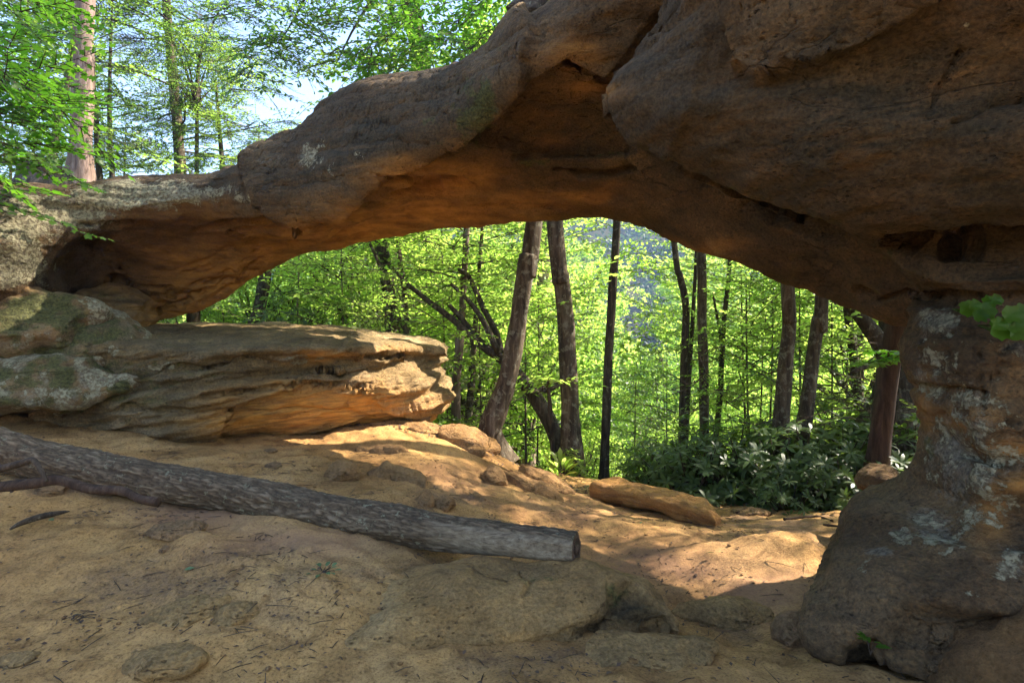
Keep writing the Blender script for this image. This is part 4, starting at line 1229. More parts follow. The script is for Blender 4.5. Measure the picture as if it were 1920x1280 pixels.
# ------------------------------------------------------------------ woodland understory and slope trees
und = [(680,720,14,4,.9,0),(760,780,15,5,1.0,0),(600,690,15.5,4,.9,0),(480,660,15,5,.7,0),(880,820,13.5,4,.8,0),(980,860,14.5,5,.9,0),(1620,800,13.5,4,.9,0),(1080,980,13,4,.5,0),(1330,960,13,5,.5,0),(350,700,14.5,4,.6,0),(930,760,17,5,1.0,0),(820,720,17,4,1.0,0),
  # px, crown-bottom py, depth, proto, scale, material
 (640,640,10.5,0,.9,0),(560,640,11.5,1,.8,0),(420,640,13,2,.8,0),(330,640,12,3,.6,0),(830,700,11.5,3,1.0,0),(900,860,10.5,1,.85,0),(985,880,10.0,2,.8,0),(1010,760,12,0,1.0,0),
 (1075,880,12,3,.6,0),(1190,930,11.5,1,.55,0),(1250,930,11,2,.7,0),(1430,800,11.8,0,.9,0),(1400,820,10,3,.9,0),(1390,700,12.5,1,1.1,0),(1450,700,11,2,1.0,0),(1560,780,9.6,0,.8,0),
 (1590,760,11,1,1.0,0),(1640,850,10,3,.9,1),(1500,860,9.5,2,.8,0),(700,760,12.5,3,1.0,0),(1750,760,10,0,1.1,0),(1880,700,11,2,1.2,0),(960,650,14,1,1.1,0),(800,620,14.5,2,1.2,0),(500,620,15,0,1.0,0)]
mats = [M_leaf, M_leaf_dark, M_leaf_mid]
GRU = 'young leafy trees of the understory beyond the arch'
und_lb = place_labels('young leafy tree', [(q_[0], q_[2]) for q_ in und])
for i, (px, py, d, k, s, m) in enumerate(und):
    q = P(px, py, d)
    gzz = min(g1(q[0], q[1]), q[2] - .3)
    h = q[2] - gzz
    Ht = 4.4 * s
    rs = random.uniform(.014, .026)
    lean = random.uniform(-.35, .35)
    bp = [(None, (q[0] - lean, q[1], gzz - .1), rs * 1.3), (None, (q[0] - lean * .3, q[1], gzz + h * .6 + .3), rs), (None, (q[0], q[1], q[2] + Ht * .4), rs * .7), (None, (q[0] + lean * .1, q[1], q[2] + Ht * .95), rs * .3)]
    tree('young_tree', und_lb[i], bp, M_bark_dark if i % 2 else M_bark, [((U + SM)[k], mats[2 if (m == 0 and i % 4 == 1) else m], h, s, i * 1.3)], GRU, 8, .6, .3, step=.3, seed=i)
GRS = 'full leafy trees on the falling slope beyond the arch'
r2 = np.random.default_rng(19)
slope = []
for row, (d0, n, xs_) in enumerate([(17, 9, (-.62, .72)), (22, 10, (-.62, .72)), (28, 10, (-.62, .72)), (36, 11, (-.64, .74)), (48, 12, (-.66, .76)), (64, 12, (-.66, .76)), (88, 12, (-.66, .76))]):
    for i in range(n):
        u = (i + .5 + r2.uniform(-.35, .35)) / n
        d = d0 * r2.uniform(.92, 1.12)
        slope.append(((xs_[0] + (xs_[1] - xs_[0]) * u) * d, d, row))
slope_lb = place_labels('full crowned slope tree', [(960 + FPX * q_[0] / q_[1], q_[1]) for q_ in slope])
for i, (x, y, row) in enumerate(slope):
    z = g1(x, y)
    s = r2.uniform(.85, 1.2) * (.9 + .11 * row)
    # crown tops of near rows end below the eye so that the rows behind them show
    topz = [-.6, .3, 1.2, 2.6, 5.5, 9.5, 15][row] * r2.uniform(.75, 1.25)
    pr = FA[i % 3] if row > 0 else SM[i % 2]
    u = x / y
    win = abs(u - .235) < .028 + 3.0 * s / y
    if win: topz = min(topz, EYE - .02 * y)
    if win: s = max(.35, min(s, (topz - z - .8) / (8 + i % 3 if row > 0 else 5)))
    Hc = (8 + i % 3) * s if row > 0 else 5 * s
    h = max(topz - Hc - z, .8)
    if h > 1.5 + Hc * .5:
        low = [(SM[i % 2] if i % 2 else pr, M_leaf, h - Hc * .62, s, i * .9)]
        if h > 2 + Hc: low.append((pr, M_leaf, h - Hc * 1.2, s * .9, i * 2.9))
    else: low = []
    rr0 = .10 + .02 * row
    bp = [(None, (x, y, z - .3), rr0 * 1.4), (None, (x + r2.uniform(-.3, .3), y, z + h * .5), rr0), (None, (x, y, z + h + Hc * .2), rr0 * .8), (None, (x, y, z + h + Hc * .8), rr0 * .3)]
    tree('broadleaf_tree', slope_lb[i], bp, M_bark, [(pr, M_leaf if i % 5 else M_leaf_dark, h, s, i * 1.7)] + low, GRS, 8, .5, .3, step=.8, seed=i)

# far wooded hillside
nf = 1500
fx, fy = [], []
while len(fx) < nf:
    y = r2.uniform(112, 400) ; x = r2.uniform(-.72, .70) * y
    
    fx.append(x); fy.append(y)
fx, fy = np.array(fx), np.array(fy)
fz = gz(fx, fy, False)
m = 110
ct = np.repeat(np.stack([fx, fy, fz + 5], 1), m, 0)
u = unit(r2.normal(size=(nf * m, 3)))
sz_ = np.repeat(r2.uniform(2.6, 4.6, nf), m)
pos = ct + u * (sz_ * r2.uniform(.7, 1.1, nf * m))[:, None] * np.array([1, 1, 1.25])
V, F = leaf_geo(pos, unit(r2.normal(size=pos.shape)), unit(u + r2.normal(size=pos.shape) * .5), np.repeat(r2.uniform(1.3, 1.9, nf), m))
tag(obj('woods', mesh('woods', V, F), M_needle), 'distant bluish wooded hillside closing the valley', 'woods', kind='stuff')

# ------------------------------------------------------------------ foliage over the arch
def leafy_tree(name, label, trunk, bark, c, mat, lf=None):
    """a tree whose boughs are laid out one by one"""
    base = trunk[0][:3]
    b = P(*base) if trunk[0][0] is not None else np.array(trunk[0][1])
    t = tree(name, label, trunk, bark, seed=hash(label) % 50 if False else len(label))
    lm_, wm_ = c.build()
    for nm, me, mt in (('crown', lm_, mat), ('branches', wm_, M_twig)):
        o = obj(nm, me, mt, t)
        o.location = -np.array(b)
    return t
def fill(c, spots, r, leafL):
    for (x0, y0, x1, y1, d0, d1, n, dxy) in spots:
        for k in range(n):
            q = P(r.uniform(x0, x1), r.uniform(y0, y1), r.uniform(d0, d1))
            az = dxy + r.normal(0, .7)
            c.add(q, (math.cos(az), math.sin(az), r.uniform(-.35, .15)), leafL * r.uniform(.7, 1.2))
ra = np.random.default_rng(77)
c = Crown(51, .088, 'maple', droop=.22, gap=.8, spread=.5)
fill(c, [(-140, 130, 30, 310, 4.0, 5.2, 32, 0), (-120, -40, 40, 150, 4.4, 5.6, 22, 0), (-90, 300, -20, 390, 4.0, 4.7, 8, -.3), (20, 150, 80, 220, 4.2, 5, 9, 0)], ra, .62)
c.W.append(tube(np.array([P(-500,120,5), P(-250,190,4.8), P(-60,205,4.7), P(90,200,4.7)]), [.05, .03, .015, .006], 6))
c.W.append(tube(np.array([P(-500,120,5), P(-250,300,4.6), P(-80,340,4.5), P(20,370,4.5)]), [.04, .025, .012, .006], 6))
leafy_tree('maple_tree', 'near maple whose bright boughs hang in from the left edge', [(-520,760,5,.14),(-515,400,5,.12),(-500,120,5,.1),(-480,-200,5,.08)], M_bark, c, M_leaf_near)
c = Crown(52, .105, 'oval', droop=.28, gap=.62, spread=.5)
fill(c, [(430, -60, 620, 130, 8.0, 10.0, 50, -1.2), (560, -60, 780, 130, 8.0, 10.5, 62, -1.4), (500, 60, 640, 170, 8.5, 10, 10, -1.8), (600, 100, 800, 165, 8.5, 10, 16, -1.5)], ra, .95)
for pl in ([(640,-200),(600,-60),(560,20),(520,90)], [(760,-200),(720,-40),(660,60),(625,130)], [(760,-200),(780,0),(800,90),(818,140)], [(640,-200),(500,-80),(440,-30),(400,-10)]):
    c.W.append(tube(np.array([P(a_, b_, 9.2) for a_, b_ in pl]), [.05, .035, .02, .008], 6))
leafy_tree('chestnut_tree', 'broad-leaved tree whose leafy boughs hang over the middle of the arch', [(820,420,10.5,.2),(800,200,10.5,.17),(770,0,10,.14),(740,-250,9.5,.1)], M_bark, c, M_leaf_dark)
c = Crown(53, .12, 'oval', droop=.2, gap=.62, spread=.5)
fill(c, [(760, -60, 990, 60, 6.6, 8.2, 40, 2.6), (840, 40, 960, 110, 6.8, 8.0, 16, 2.8), (700, 60, 860, 140, 7.2, 8.4, 14, 2.6)], ra, .8)
leafy_tree('beech_tree', 'bright green young tree leaning over the crown of the arch', [(1010,300,7.6,.1),(1005,120,7.6,.09),(985,20,7.5,.07),(960,-120,7.4,.04)], M_bark_dark, c, M_leaf_near)
# sunlit small trees behind the left shoulder
c = Crown(54, .08, 'simple', droop=.15, gap=.5, spread=.5)
fill(c, [(230, 230, 380, 330, 12, 15, 40, -1.5), (190, 250, 260, 340, 11.5, 13, 22, -1.5), (-30, 60, 130, 220, 12, 15, 40, -1.5), (160, 120, 230, 300, 12, 14, 26, -1.5), (20, -40, 140, 80, 11, 14, 34, -1.5), (150, -40, 320, 60, 12, 15, 26, -1.5), (160, 60, 330, 330, 13, 17, 60, -1.5), (330, -40, 470, 120, 12, 15, 22, -1.5)], ra, .9)
leafy_tree('elm_tree', 'dark fine-leaved tree filling the sky gaps left of the hemlock', [(215,420,14,.07),(210,330,14,.06),(205,200,14,.045),(212,-60,14,.02)], M_bark_dark, c, M_leaf_dark)
c = Crown(55, .08, 'simple', droop=.15, gap=.5, spread=.5)
fill(c, [(370, 210, 500, 320, 12, 14, 46, -1.5), (330, 150, 450, 230, 12, 14, 22, -1.5), (20, 200, 140, 340, 11, 14, 40, -1.5)], ra, .9)
leafy_tree('birch_tree', 'fine-leaved sunlit tree behind the left shoulder of the arch', [(420,420,13.5,.07),(418,330,13.5,.06),(412,250,13.5,.045),(405,150,13.5,.02)], M_bark_dark, c, M_leaf_mid)
for px, py, d, k, s, lb_ in [(60,360,13,0,.9,'young tree behind the stump on the left shoulder'),(-60,360,11,1,1,'young tree at the left edge behind the maple boughs'),(230,420,17,2,1,'young tree between the pine and the hemlock'),(480,420,17,3,1,'young tree behind the dip in the crest of the arch'),(20,330,18,1,1.3,'farthest young tree on the left shoulder')]:
    q = P(px, py, d)
    tree('young_tree', lb_, [(None, (q[0], q[1], q[2] - 1.2), .05), (None, (q[0], q[1], q[2]), .04), (None, (q[0] + .1, q[1], q[2] + 3), .015)], M_bark_dark, [(U[k], M_leaf_mid, 1.2, s, k)], 'young trees behind the left shoulder', 8, .6, .3, step=.3)

for (x, y, h, s, pr_, lb_) in [(9.9, 7.3, 7.2, .72, T_[0], 'unseen tall tree added to dapple the path, right of the pillar'), (9.4, 8.6, 8.2, .5, T_[1], 'unseen tall tree added behind the pillar to shade the lower path'), (11.6, 9.6, 9.2, .6, T_[2], 'unseen tall tree added farther right of the pillar')]:  # out of view, added so their crowns dapple the sunlit dirt
    z = g1(x, y)
    tree('unseen_dapple_tree', lb_, [(None, (x, y, z - .2), .16), (None, (x + .1, y, z + h), .11), (None, (x, y, z + h + 5 * s), .03)], M_bark, [(pr_, M_leaf_mid, h, s, x)], None, 10, .8, .4, step=.3)
for (x, y, h, s) in [(5.1, 5.9, 2.6, .75), (6.6, 7.4, 3.2, .8)]:  # the nearer one is hidden by the pillar, added for dapple
    z = g1(x, y)
    tree('young_tree', 'hidden young tree added behind the pillar to dapple the ground' if y < 7 else 'taller young tree behind the massive trunk', [(None, (x, y, z - .1), .04), (None, (x + .1, y, z + h), .03), (None, (x, y, z + h + 3), .012)], M_bark_dark, [(U[1], M_leaf, h, s, x)], None, 8, .6, .3, step=.3)

# ------------------------------------------------------------------ rhododendrons at the edge of the clearing
def proto_rhodo(seed, R=.85, H=1.15, n=110):
    r = np.random.default_rng(seed)
    Ps, Ds, Ns, Ss, W = [], [], [], [], []
    for k in range(n):
        u = r.normal(size=3); u /= np.linalg.norm(u); u[2] = abs(u[2]) * .95 - .12
        c0 = np.array([u[0] * R, u[1] * R, H * (.25 + .75 * max(u[2], -.1))]) * r.uniform(.55, 1.05)
        ax = unit(np.array([u[0] * .7, u[1] * .7, .9]))
        M = frame(ax, r.uniform(0, 6))
        m = r.integers(6, 11)
        for j in range(m):
            a = j / m * 6.283 + r.uniform(-.2, .2)
            d = M[0] * r.uniform(-.15, .55) + M[1] * math.cos(a) + M[2] * math.sin(a)
            Ps.append(c0); Ds.append(d); Ns.append(ax + r.normal(0, .2, 3)); Ss.append(r.uniform(.11, .18))
        if k % 2 == 0:
            W.append(tube(np.array([(u[0] * .1, u[1] * .1, 0), c0 * np.array([.6, .6, .5]), c0]), [.014, .01, .005], 4, caps=False))
    V, F = leaf_geo(np.array(Ps), np.array(Ds), np.array(Ns), np.array(Ss), 'long')
    return mesh('foliage', V, F), mesh('stem', *join(W))
RH = [proto_rhodo(400 + i, R=.8 + .12 * i, H=1.05 + .15 * i) for i in range(3)]
for a_ in RH: a_[1].materials.append(M_twig); a_[0].materials.append(M_leaf_gloss)
rl = [(1240,7.6,0,.8,'at the left end of the dark thicket, nearest the tilted slab'),(1300,7.2,1,.9,'behind the right tip of the tilted slab'),(1360,7.4,2,1.0,'second clump behind the slab tip'),(1425,7.0,0,1.0,'in front of the left paired trunk'),(1480,7.2,1,1.05,'between the two paired trunks'),(1530,6.8,2,.95,'in front of the right paired trunk'),
      (1585,6.7,0,1.05,'tall one left of the reddish trunk'),(1600,6.1,1,.7,'low one beside the foot of the reddish trunk'),(1640,7.4,2,1.25,'behind the reddish trunk'),(1705,7.0,0,1.2,'against the pillar, right of the reddish trunk'),(1760,6.6,1,1.1,'mostly hidden behind the pillar'),(1400,8.4,2,1.0,'back row of the thicket, left of the paired trunks'),(1540,8.2,1,1.3,'back row of the thicket, right of the paired trunks'),(1270,8.6,1,.9,'back row of the thicket above the slab'),(540,9.2,1,.8,'small crown peeping over the top of the ledge'),(1065,8.0,0,.5,'small yellowish shrub at the foot of the straight trunk'),(1480,6.3,2,.55,'low plant in front of the thicket by the dirt edge')]
for i, (px, d, k, s, lb) in enumerate(rl):
    x = (px - 960) / FPX * d
    z = g1(x, d) - .06
    if px == 540: z = EYE + (HOR - 640) / FPX * d - .15
    t = tag(empty('rhododendron', (x, d, z), i * 1.1), 'dark glossy shrub ' + lb if px not in (540, 1065) else lb, 'shrub', 'glossy shrubs at the edge of the clearing')
    o = obj('foliage', leafed(RH[k][0], M_leaf if px == 1065 else M_leaf_gloss), None, t); o.scale = (s, s, s)
    o = obj('stem', RH[k][1], None, t); o.scale = (s, s, s)
# ------------------------------------------------------------------ the fallen log
lp = [(-420,750,3.75),(-90,812,3.80),(40,853,3.80),(200,887,3.78),(400,921,3.72),(600,958,3.62),(800,992,3.48),(950,1012,3.34),(1080,1028,3.15)]
lrad = [.135,.130,.127,.124,.121,.117,.111,.102,.083]
LP = np.array([P(*q) for q in lp])
lb = LP[4].copy()
nseg, nu = 120, 720
path = crom(LP, nu, False); rd = crom(np.array(lrad)[:, None], nu, False)[:, 0]
V, F = tube(path, rd, nseg, 0, 0, 0, None, True)
Vb = V[:nu * nseg].reshape(nu, nseg, 3)
ctr = path[:, None]
rad_dir = unit(Vb - ctr)
s_ = np.concatenate([[0], np.cumsum(np.linalg.norm(np.diff(path, axis=0), axis=1))])
th_ = np.arange(nseg) / nseg * 2 * np.pi
q = np.stack([np.cos(th_)[None] * 4.6 + 0 * s_[:, None], np.sin(th_)[None] * 4.6 + 0 * s_[:, None], s_[:, None] * 12.0 + 0 * th_[None]], -1).reshape(-1, 3)
ridge = 1 - np.abs(perlin(q * np.array([1.6, 1.6, .9]) + .35 * fbm(q * 1.5, 2)[:, None])) * 2.2
ridge = np.clip(ridge, -1, 1)
lump = perlin(q * np.array([.35, .35, .22]) + 8)
# bark is missing near the sawn end on the side that faces the viewer
u_ = s_[:, None] / s_[-1] + 0 * th_[None]
facing = rad_dir @ unit(np.array([0.0, -1, .25]))
bare = sstep(.855, .915, u_ + .05 * facing + .03 * perlin(q * .8).reshape(nu, nseg)) * sstep(-.35, .1, facing + .25 * perlin(q * np.array([.6, .6, .4]) + 3).reshape(nu, nseg)) * (1 - sstep(.72, .86, rad_dir[..., 2]))
off = (.0065 * -ridge.reshape(nu, nseg) + .003 * perlin(q * 3).reshape(nu, nseg)) * (1 - bare) + .016 * lump.reshape(nu, nseg) - .010 * bare + .0015 * bare * perlin(q * np.array([6, 6, .5])).reshape(nu, nseg)
for (uu, tt, ru, rt, h) in [(.30, -1.2, .012, .35, .016), (.52, 2.2, .015, .4, .014), (.665, 1.2, .012, .4, -.018), (.42, .2, .01, .3, .014), (.75, 2.8, .02, .4, .012)]:
    off += h * np.exp(-((u_ - uu) / ru) ** 2 - (np.angle(np.exp(1j * (th_[None] - tt))) / rt) ** 2)
Vb = Vb + rad_dir * off[..., None]
V[:nu * nseg] = Vb.reshape(-1, 3)
logt = tag(empty('fallen_log', lb), 'long fallen log with furrowed lichened bark, sawn end resting on the low boulder', 'log')
k = NT('log_surface')
ps = k.pos((1, 1, 1)); at = k.n('ShaderNodeAttribute', attribute_name='marks')
sp = k.n('ShaderNodeSeparateColor'); k.l(at.outputs['Color'], sp.inputs[0])
n1 = k.noise(ps, 40, 8, .75)
barkc = k.ramp(k.math('ADD', k.math('MULTIPLY', sp.outputs[1], .75), k.math('MULTIPLY', n1, .45)), [(.22, (.05, .034, .02)), (.5, (.115, .080, .048)), (.85, (.215, .158, .10))])
n2 = k.noise(ps, 9, 7, .75, .2)
lf = k.ramp(k.noise(ps, 26, 6, .75, .2), [(.56, (0, 0, 0)), (.62, (1, 1, 1))])
barkc = k.mix(k.math('MULTIPLY', k.math('MULTIPLY', lf, k.ramp(n2, [(.45, (0, 0, 0)), (.6, (1, 1, 1))])), .7), barkc, (.27, .265, .17))
dirn = (LP[-1] - LP[-3]); dirn = dirn / np.linalg.norm(dirn)
pw = k.pos((1.5, 14, 14))
n3 = k.noise(pw, 4, 8, .7, .4)
wood = k.ramp(n3, [(.3, (.07, .05, .033)), (.5, (.20, .15, .095)), (.7, (.33, .265, .175))])
col = k.mix(sp.outputs[0], barkc, wood)
bs = k.n('ShaderNodeBsdfPrincipled'); k.l(col, bs.inputs['Base Color']); bs.inputs['Roughness'].default_value = .88; bs.inputs['Specular IOR Level'].default_value = .2
k.l(k.bump(n1, .6, .008, k.bump(n3, .3, .004)), bs.inputs['Normal']); k.l(bs.outputs[0], k.out.inputs[0])
lm_ = mesh('trunk', V - lb, F)
mk = np.zeros((len(V), 4)); mk[:nu * nseg, 0] = bare.ravel(); mk[:nu * nseg, 1] = (-ridge) * .5 + .5; mk[:, 3] = 1
col_attr(lm_, 'marks', mk)
obj('trunk', lm_, k.m, logt)
# sawn face
k = NT('sawn_wood')
tc = k.n('ShaderNodeTexCoord'); wv = k.n('ShaderNodeTexWave', wave_type='RINGS', rings_direction='X'); wv.inputs['Scale'].default_value = 55; wv.inputs['Distortion'].default_value = 3; wv.inputs['Detail'].default_value = 3
k.l(tc.outputs['Object'], wv.inputs['Vector'])
c = k.ramp(wv.outputs['Fac'], [(.2, (.045, .026, .016)), (.8, (.13, .075, .045))])
bs = k.n('ShaderNodeBsdfPrincipled'); k.l(c, bs.inputs['Base Color']); bs.inputs['Roughness'].default_value = .9
k.l(k.bump(k.noise(k.pos(), 60, 5, .7), .5, .006), bs.inputs['Normal']); k.l(bs.outputs[0], k.out.inputs[0])
T_end = unit(path[-1] - path[-4])
rim = Vb[-1] + T_end * .002
cc = rim.mean(0)
dv = np.vstack([cc + T_end * .004, cc + (rim - cc) * .5 + T_end * .001, cc + (rim - cc) * .93])
n = nseg; jj = np.arange(n); j2 = (jj + 1) % n
df_ = np.vstack([np.stack([0 * jj, 1 + j2, 1 + jj], -1)[:, ::-1], np.stack([1 + jj, 1 + j2, 1 + n + j2], -1), np.stack([1 + jj, 1 + n + j2, 1 + n + jj], -1)])
me = mesh('sawn_end', dv - cc, df_)
o = obj('sawn_end', me, k.m, logt, cc - lb); o['label'] = 'dark sawn end face'

# ------------------------------------------------------------------ slab and stones
def slab_mesh(name, prof, mat, lab, cat, vox=.014, marks=(.05, .05, .5, .05), off=.03):
    V, F = remesh([loft(prof, 90, 48)], vox, 3)
    sc = Sculpt(V, F, 6.0)
    sc.off += off * fbm(V * 4, 3) + .007 * np.clip(3 * fbm(V * np.array([2, 2, 18]), 2), -1, 1) + .003 * fbm(V * 22, 2)
    sc.apply()
    me = mesh(name, sc.V, F)
    col_attr(me, 'marks', np.tile(np.array(marks, float), (len(V), 1)))
    return tag(obj(name, me, mat), lab, cat)
pr = []
for (px, pt, pb, d, th) in [(1112,916,930,6.05,.2),(1120,905,940,6.0,.34),(1160,908,944,5.85,.4),(1210,918,952,5.7,.42),(1265,932,968,5.5,.42),(1310,944,984,5.3,.40),(1338,958,992,5.15,.34),(1346,972,990,5.1,.22)]:
    pr.append([P(px, pt, d + .05), P(px - 4, pt + 6, d - .06), P(px - 3, (pt + pb) / 2 + 4, d - .10), P(px, pb, d + .0), P(px, pb, d + .0) + [.1, th, .02], P(px, pt, d) + [.12, th, -.06]])
slab_mesh('rock_slab', pr, M_stone, 'long tilted reddish slab lying on the dirt before the dark thicket', 'rock slab', marks=(.02, .05, .6, .25))

GR = 'stones half buried below the ledge nose'
st = [ # px, py, d, dims, rz, tilt, seed, label
 (640,892,4.55,(.17,.16,.12),.3,(0,0),21,'stubby round stone behind the log, dark on its right side'),
 (724,848,5.5,(.30,.14,.085),-.1,(0,.06),22,'flat-topped tan stone on the sunlit dirt under the ledge nose'),
 (752,905,4.75,(.34,.24,.13),-.3,(0,.12),23,'large smooth humped stone just behind the log'),
 (792,940,4.2,(.10,.08,.085),.9,(0,-.5),24,'dark upright wedge stone right behind the log'),
 (835,942,4.25,(.10,.075,.055),-.1,(0,0),25,'small squarish reddish stone behind the log'),
 (700,934,4.15,(.09,.07,.045),0,(0,0),26,'small dark rounded stone close behind the log'),
 (925,893,5.3,(.20,.15,.10),-.7,(0,.35),27,'pointed boulder at the left head of the lower dirt ridge'),
 (985,905,5.5,(.42,.17,.10),-.45,(0,.30),28,'long ridge of rock sloping down towards the tilted slab'),
 (1022,908,5.9,(.42,.22,.14),-.55,(0,.32),29,'rough crumbling rock behind the sloping ridge'),
 (868,826,6.4,(.38,.28,.15),-.5,(0,.16),30,'pale sunlit rock shelf just right of the ledge nose'),
 (790,806,6.5,(.34,.25,.10),-.2,(0,.1),31,'smooth sunlit rock directly under the ledge nose'),
 (905,845,6.7,(.26,.25,.15),-.3,(0,.1),32,'rounded rock beside the foot of the bowed trunk'),
 (850,905,5.1,(.34,.16,.09),-.5,(0,.28),33,'low rib of rock between the humped stone and the pointed boulder'),
 (690,812,6.3,(.25,.17,.07),0,(0,0),34,'low lump under the orange undercut of the ledge'),
 (880,925,4.75,(.2,.07,.04),-.6,(0,.3),41,'thin flake of rock in the dirt slope'),
]
for px, py, d, dims, rz, tl, sd_, lb_ in st:
    q = P(px, py, d)
    zg = g1(q[0], q[1])
    top_ = max(q[2], zg - dims[2] * .15)
    o = rock('stone', lb_, 'stone', px, py, d, dims, rz, tl, sd_, 5 if dims[0] > .15 else 4, 9, GR, marks=(.0, .05, .2, .0), rough=1.15, cutlo=.5, cuthi=.9)
    o.location.z = min(q[2], zg + dims[2] * .35)
st2 = [
 (335,1158,2.62,(.19,.12,.05),.5,35,'flat embedded stone in the sand below the log','M_ledge'),
 (430,1163,2.62,(.11,.09,.04),.3,36,'smaller flat stone touching the first embedded one','M_ledge'),
 (290,1262,2.2,(.155,.11,.06),0,37,'rounded flat stone at the bottom edge, left of centre','M_ledge'),
 (25,1252,2.15,(.09,.07,.04),0,38,'pale stone at the bottom left corner','M_ledge'),
 (306,1034,3.0,(.035,.028,.025),0,39,'small brown pebble standing on the sand below the log','M_stone'),
 (510,876,4.6,(.075,.06,.03),0,40,'small dark stone in the sand behind the log','M_stone'),
 (505,846,4.9,(.06,.05,.02),0,42,'small flat stone at the edge of the sunlit wedge','M_stone'),
 (320,1008,3.15,(.16,.12,.05),.3,43,'low sandy hump of rock under the log','M_stone'),
 (85,925,3.75,(.14,.11,.10),0,44,'sand-coloured stone beside the dead branch','M_stone'),
 (1365,1172,2.95,(.30,.15,.085),-.05,45,'pale flat stone between the low boulder and the pillar foot','M_ledge'),
 (1285,1150,3.0,(.03,.025,.02),0,46,'tiny pale pebble at the right end of the low boulder','M_stone'),
 (1505,1205,2.65,(.13,.13,.12),0,47,'rounded tan stone against the foot of the pillar','M_stone'),
 (1410,965,5.9,(.2,.13,.05),0,48,'low sunlit rock in the dirt right of the slab tip','M_stone'),
 (1672,912,3.9,(.17,.2,.10),-.3,49,'purplish weathered rock wedged behind the pillar foot','M_arch'),
 (1935,1290,2.1,(.40,.22,.13),.75,50,'grey slab leaning in the bottom right corner','M_arch'),
 (1215,1245,2.45,(.34,.17,.045),.1,52,'flat cracked slab in front of the low boulder','M_ledge'),
]
for px, py, d, dims, rz, sd_, lb_, mt in st2:
    q = on_ground(px, py) if mt != 'M_arch' else P(px, py, d)
    o = rock('stone', lb_, 'stone', px, py, d, dims, rz, (0, 0), sd_, 5 if dims[0] > .1 else 3, 8, None, {'M_ledge': M_sandrock, 'M_stone': M_stone, 'M_arch': M_arch}[mt], marks=(.3, .3, .1, .15) if mt == 'M_arch' else (.0, .1, .05, .0), rough=1.2)
    o.location = (q[0], q[1] + dims[1] * .5, q[2] - dims[2] * .1 if mt != 'M_arch' else q[2])
    if sd_ == 50: o.rotation_euler = (.1, -.75, .3)

# ------------------------------------------------------------------ dead wood
def stick(name, label, cat, pts, mat=M_twig, seg=8, rough=1.5, parent=None):
    A = np.array([P(*q[:3]) for q in pts]); b = A[len(A) // 2]
    V, F = tube(A - b, [q[3] for q in pts], seg, rough, 0, len(label or '') + pts[0][0] * .01, .02)
    return tag(obj(name, mesh(name, V, F), mat, parent, b), label, cat)
stick('dead_branch', 'long crooked dead branch lying against the underside of the log', 'branch', [(-30,915,3.22,.03),(60,906,3.2,.028),(110,900,3.2,.026),(170,916,3.17,.026),(230,920,3.15,.024),(262,935,3.12,.023),(297,941,3.1,.026)], M_bark_red)
stick('dead_branch', 'forked grey root poking out under the left end of the log', 'branch', [(-20,885,3.1,.022),(40,868,3.1,.02),(62,862,3.1,.014),(78,885,3.08,.011),(88,902,3.07,.008)], M_twig)
q0 = on_ground(70, 985)
A = [(18,992,q0[1]-.12,.006),(40,980,q0[1]-.08,.014),(75,968,q0[1]-.02,.017),(105,962,q0[1]+.02,.014),(130,958,q0[1]+.04,.004)]
stick('stick', 'short curved dark stick on the sand at far left', 'stick', A, M_bark_dark)
for (a_, b_, c_, lab) in [((1470,975),(1530,970),(1560,978),'thin root crossing the dirt before the thicket'), ((1380,962),(1410,955),(1446,966),'short arched root beside the sunlit rock'), ((1545,985),(1580,988),(1600,980),'pale twig by the pillar foot on the dirt')]:
    pts = []
    for (x, y) in (a_, b_, c_):
        g_ = on_ground(x, y); pts.append((x, y - 2, g_[1], .012))
    stick('root', lab, 'root', pts, M_bark_red)
# bare dead twigs behind the ledge nose
def deadtwigs(seed, spots, d0, d1):
    r = np.random.default_rng(seed); W = []
    for (x0, y0, x1, y1, n) in spots:
        for k in range(n):
            a0 = P(r.uniform(x0, x1), r.uniform(y0, y1), r.uniform(d0, d1))
            L = r.uniform(.25, .9); az = r.uniform(0, 6.28); el = r.uniform(-.3, .5)
            d = np.array([math.cos(az) * math.cos(el), math.sin(az) * math.cos(el) * .6, math.sin(el)])
            pts = [a0 + d * L * t + r.normal(0, .03, 3) * (t > 0) for t in (0, .4, .75, 1)]
            W.append(tube(np.array(pts), [.007, .006, .004, .002], 4, caps=False))
            for m_ in range(3):
                t = r.uniform(.3, .9); b0 = a0 + d * L * t
                W.append(tube(np.array([b0, b0 + (d + r.normal(0, .6, 3)) * L * .3]), [.004, .0015], 3, caps=False))
    return join(W)
M_dead = bark_mat('bleached_twigs', (.12, .09, .07), (.25, .20, .16), (.42, .36, .30), 14, 0)
tag(obj('dead_twigs', mesh('dead_twigs', *deadtwigs(3, [(600,480,800,600,40),(740,560,900,720,60),(840,680,940,830,45),(640,590,760,640,20),(900,700,1010,860,20)], 9, 12)), M_dead), 'tangle of bleached bare twigs behind the ledge nose', 'twigs', kind='stuff')
tag(obj('dead_twigs', mesh('dead_twigs', *deadtwigs(4, [(1590,700,1700,860,40),(1560,620,1660,760,16),(1300,600,1450,800,20),(1200,650,1300,800,10)], 6.5, 9)), M_twig), 'thin bare twigs in the thicket near the reddish trunk', 'twigs', kind='stuff')
# broken stub on the massive trunk
stick('broken_branch', 'splintered dark broken branch jutting left from the massive trunk', 'branch', [(1690,672,6.9,.05),(1650,680,6.9,.045),(1610,692,6.9,.03),(1592,700,6.9,.005)], M_bark_dark)
tm = [o for o in bpy.data.objects if o.get('label', '').startswith('massive dark')][0]

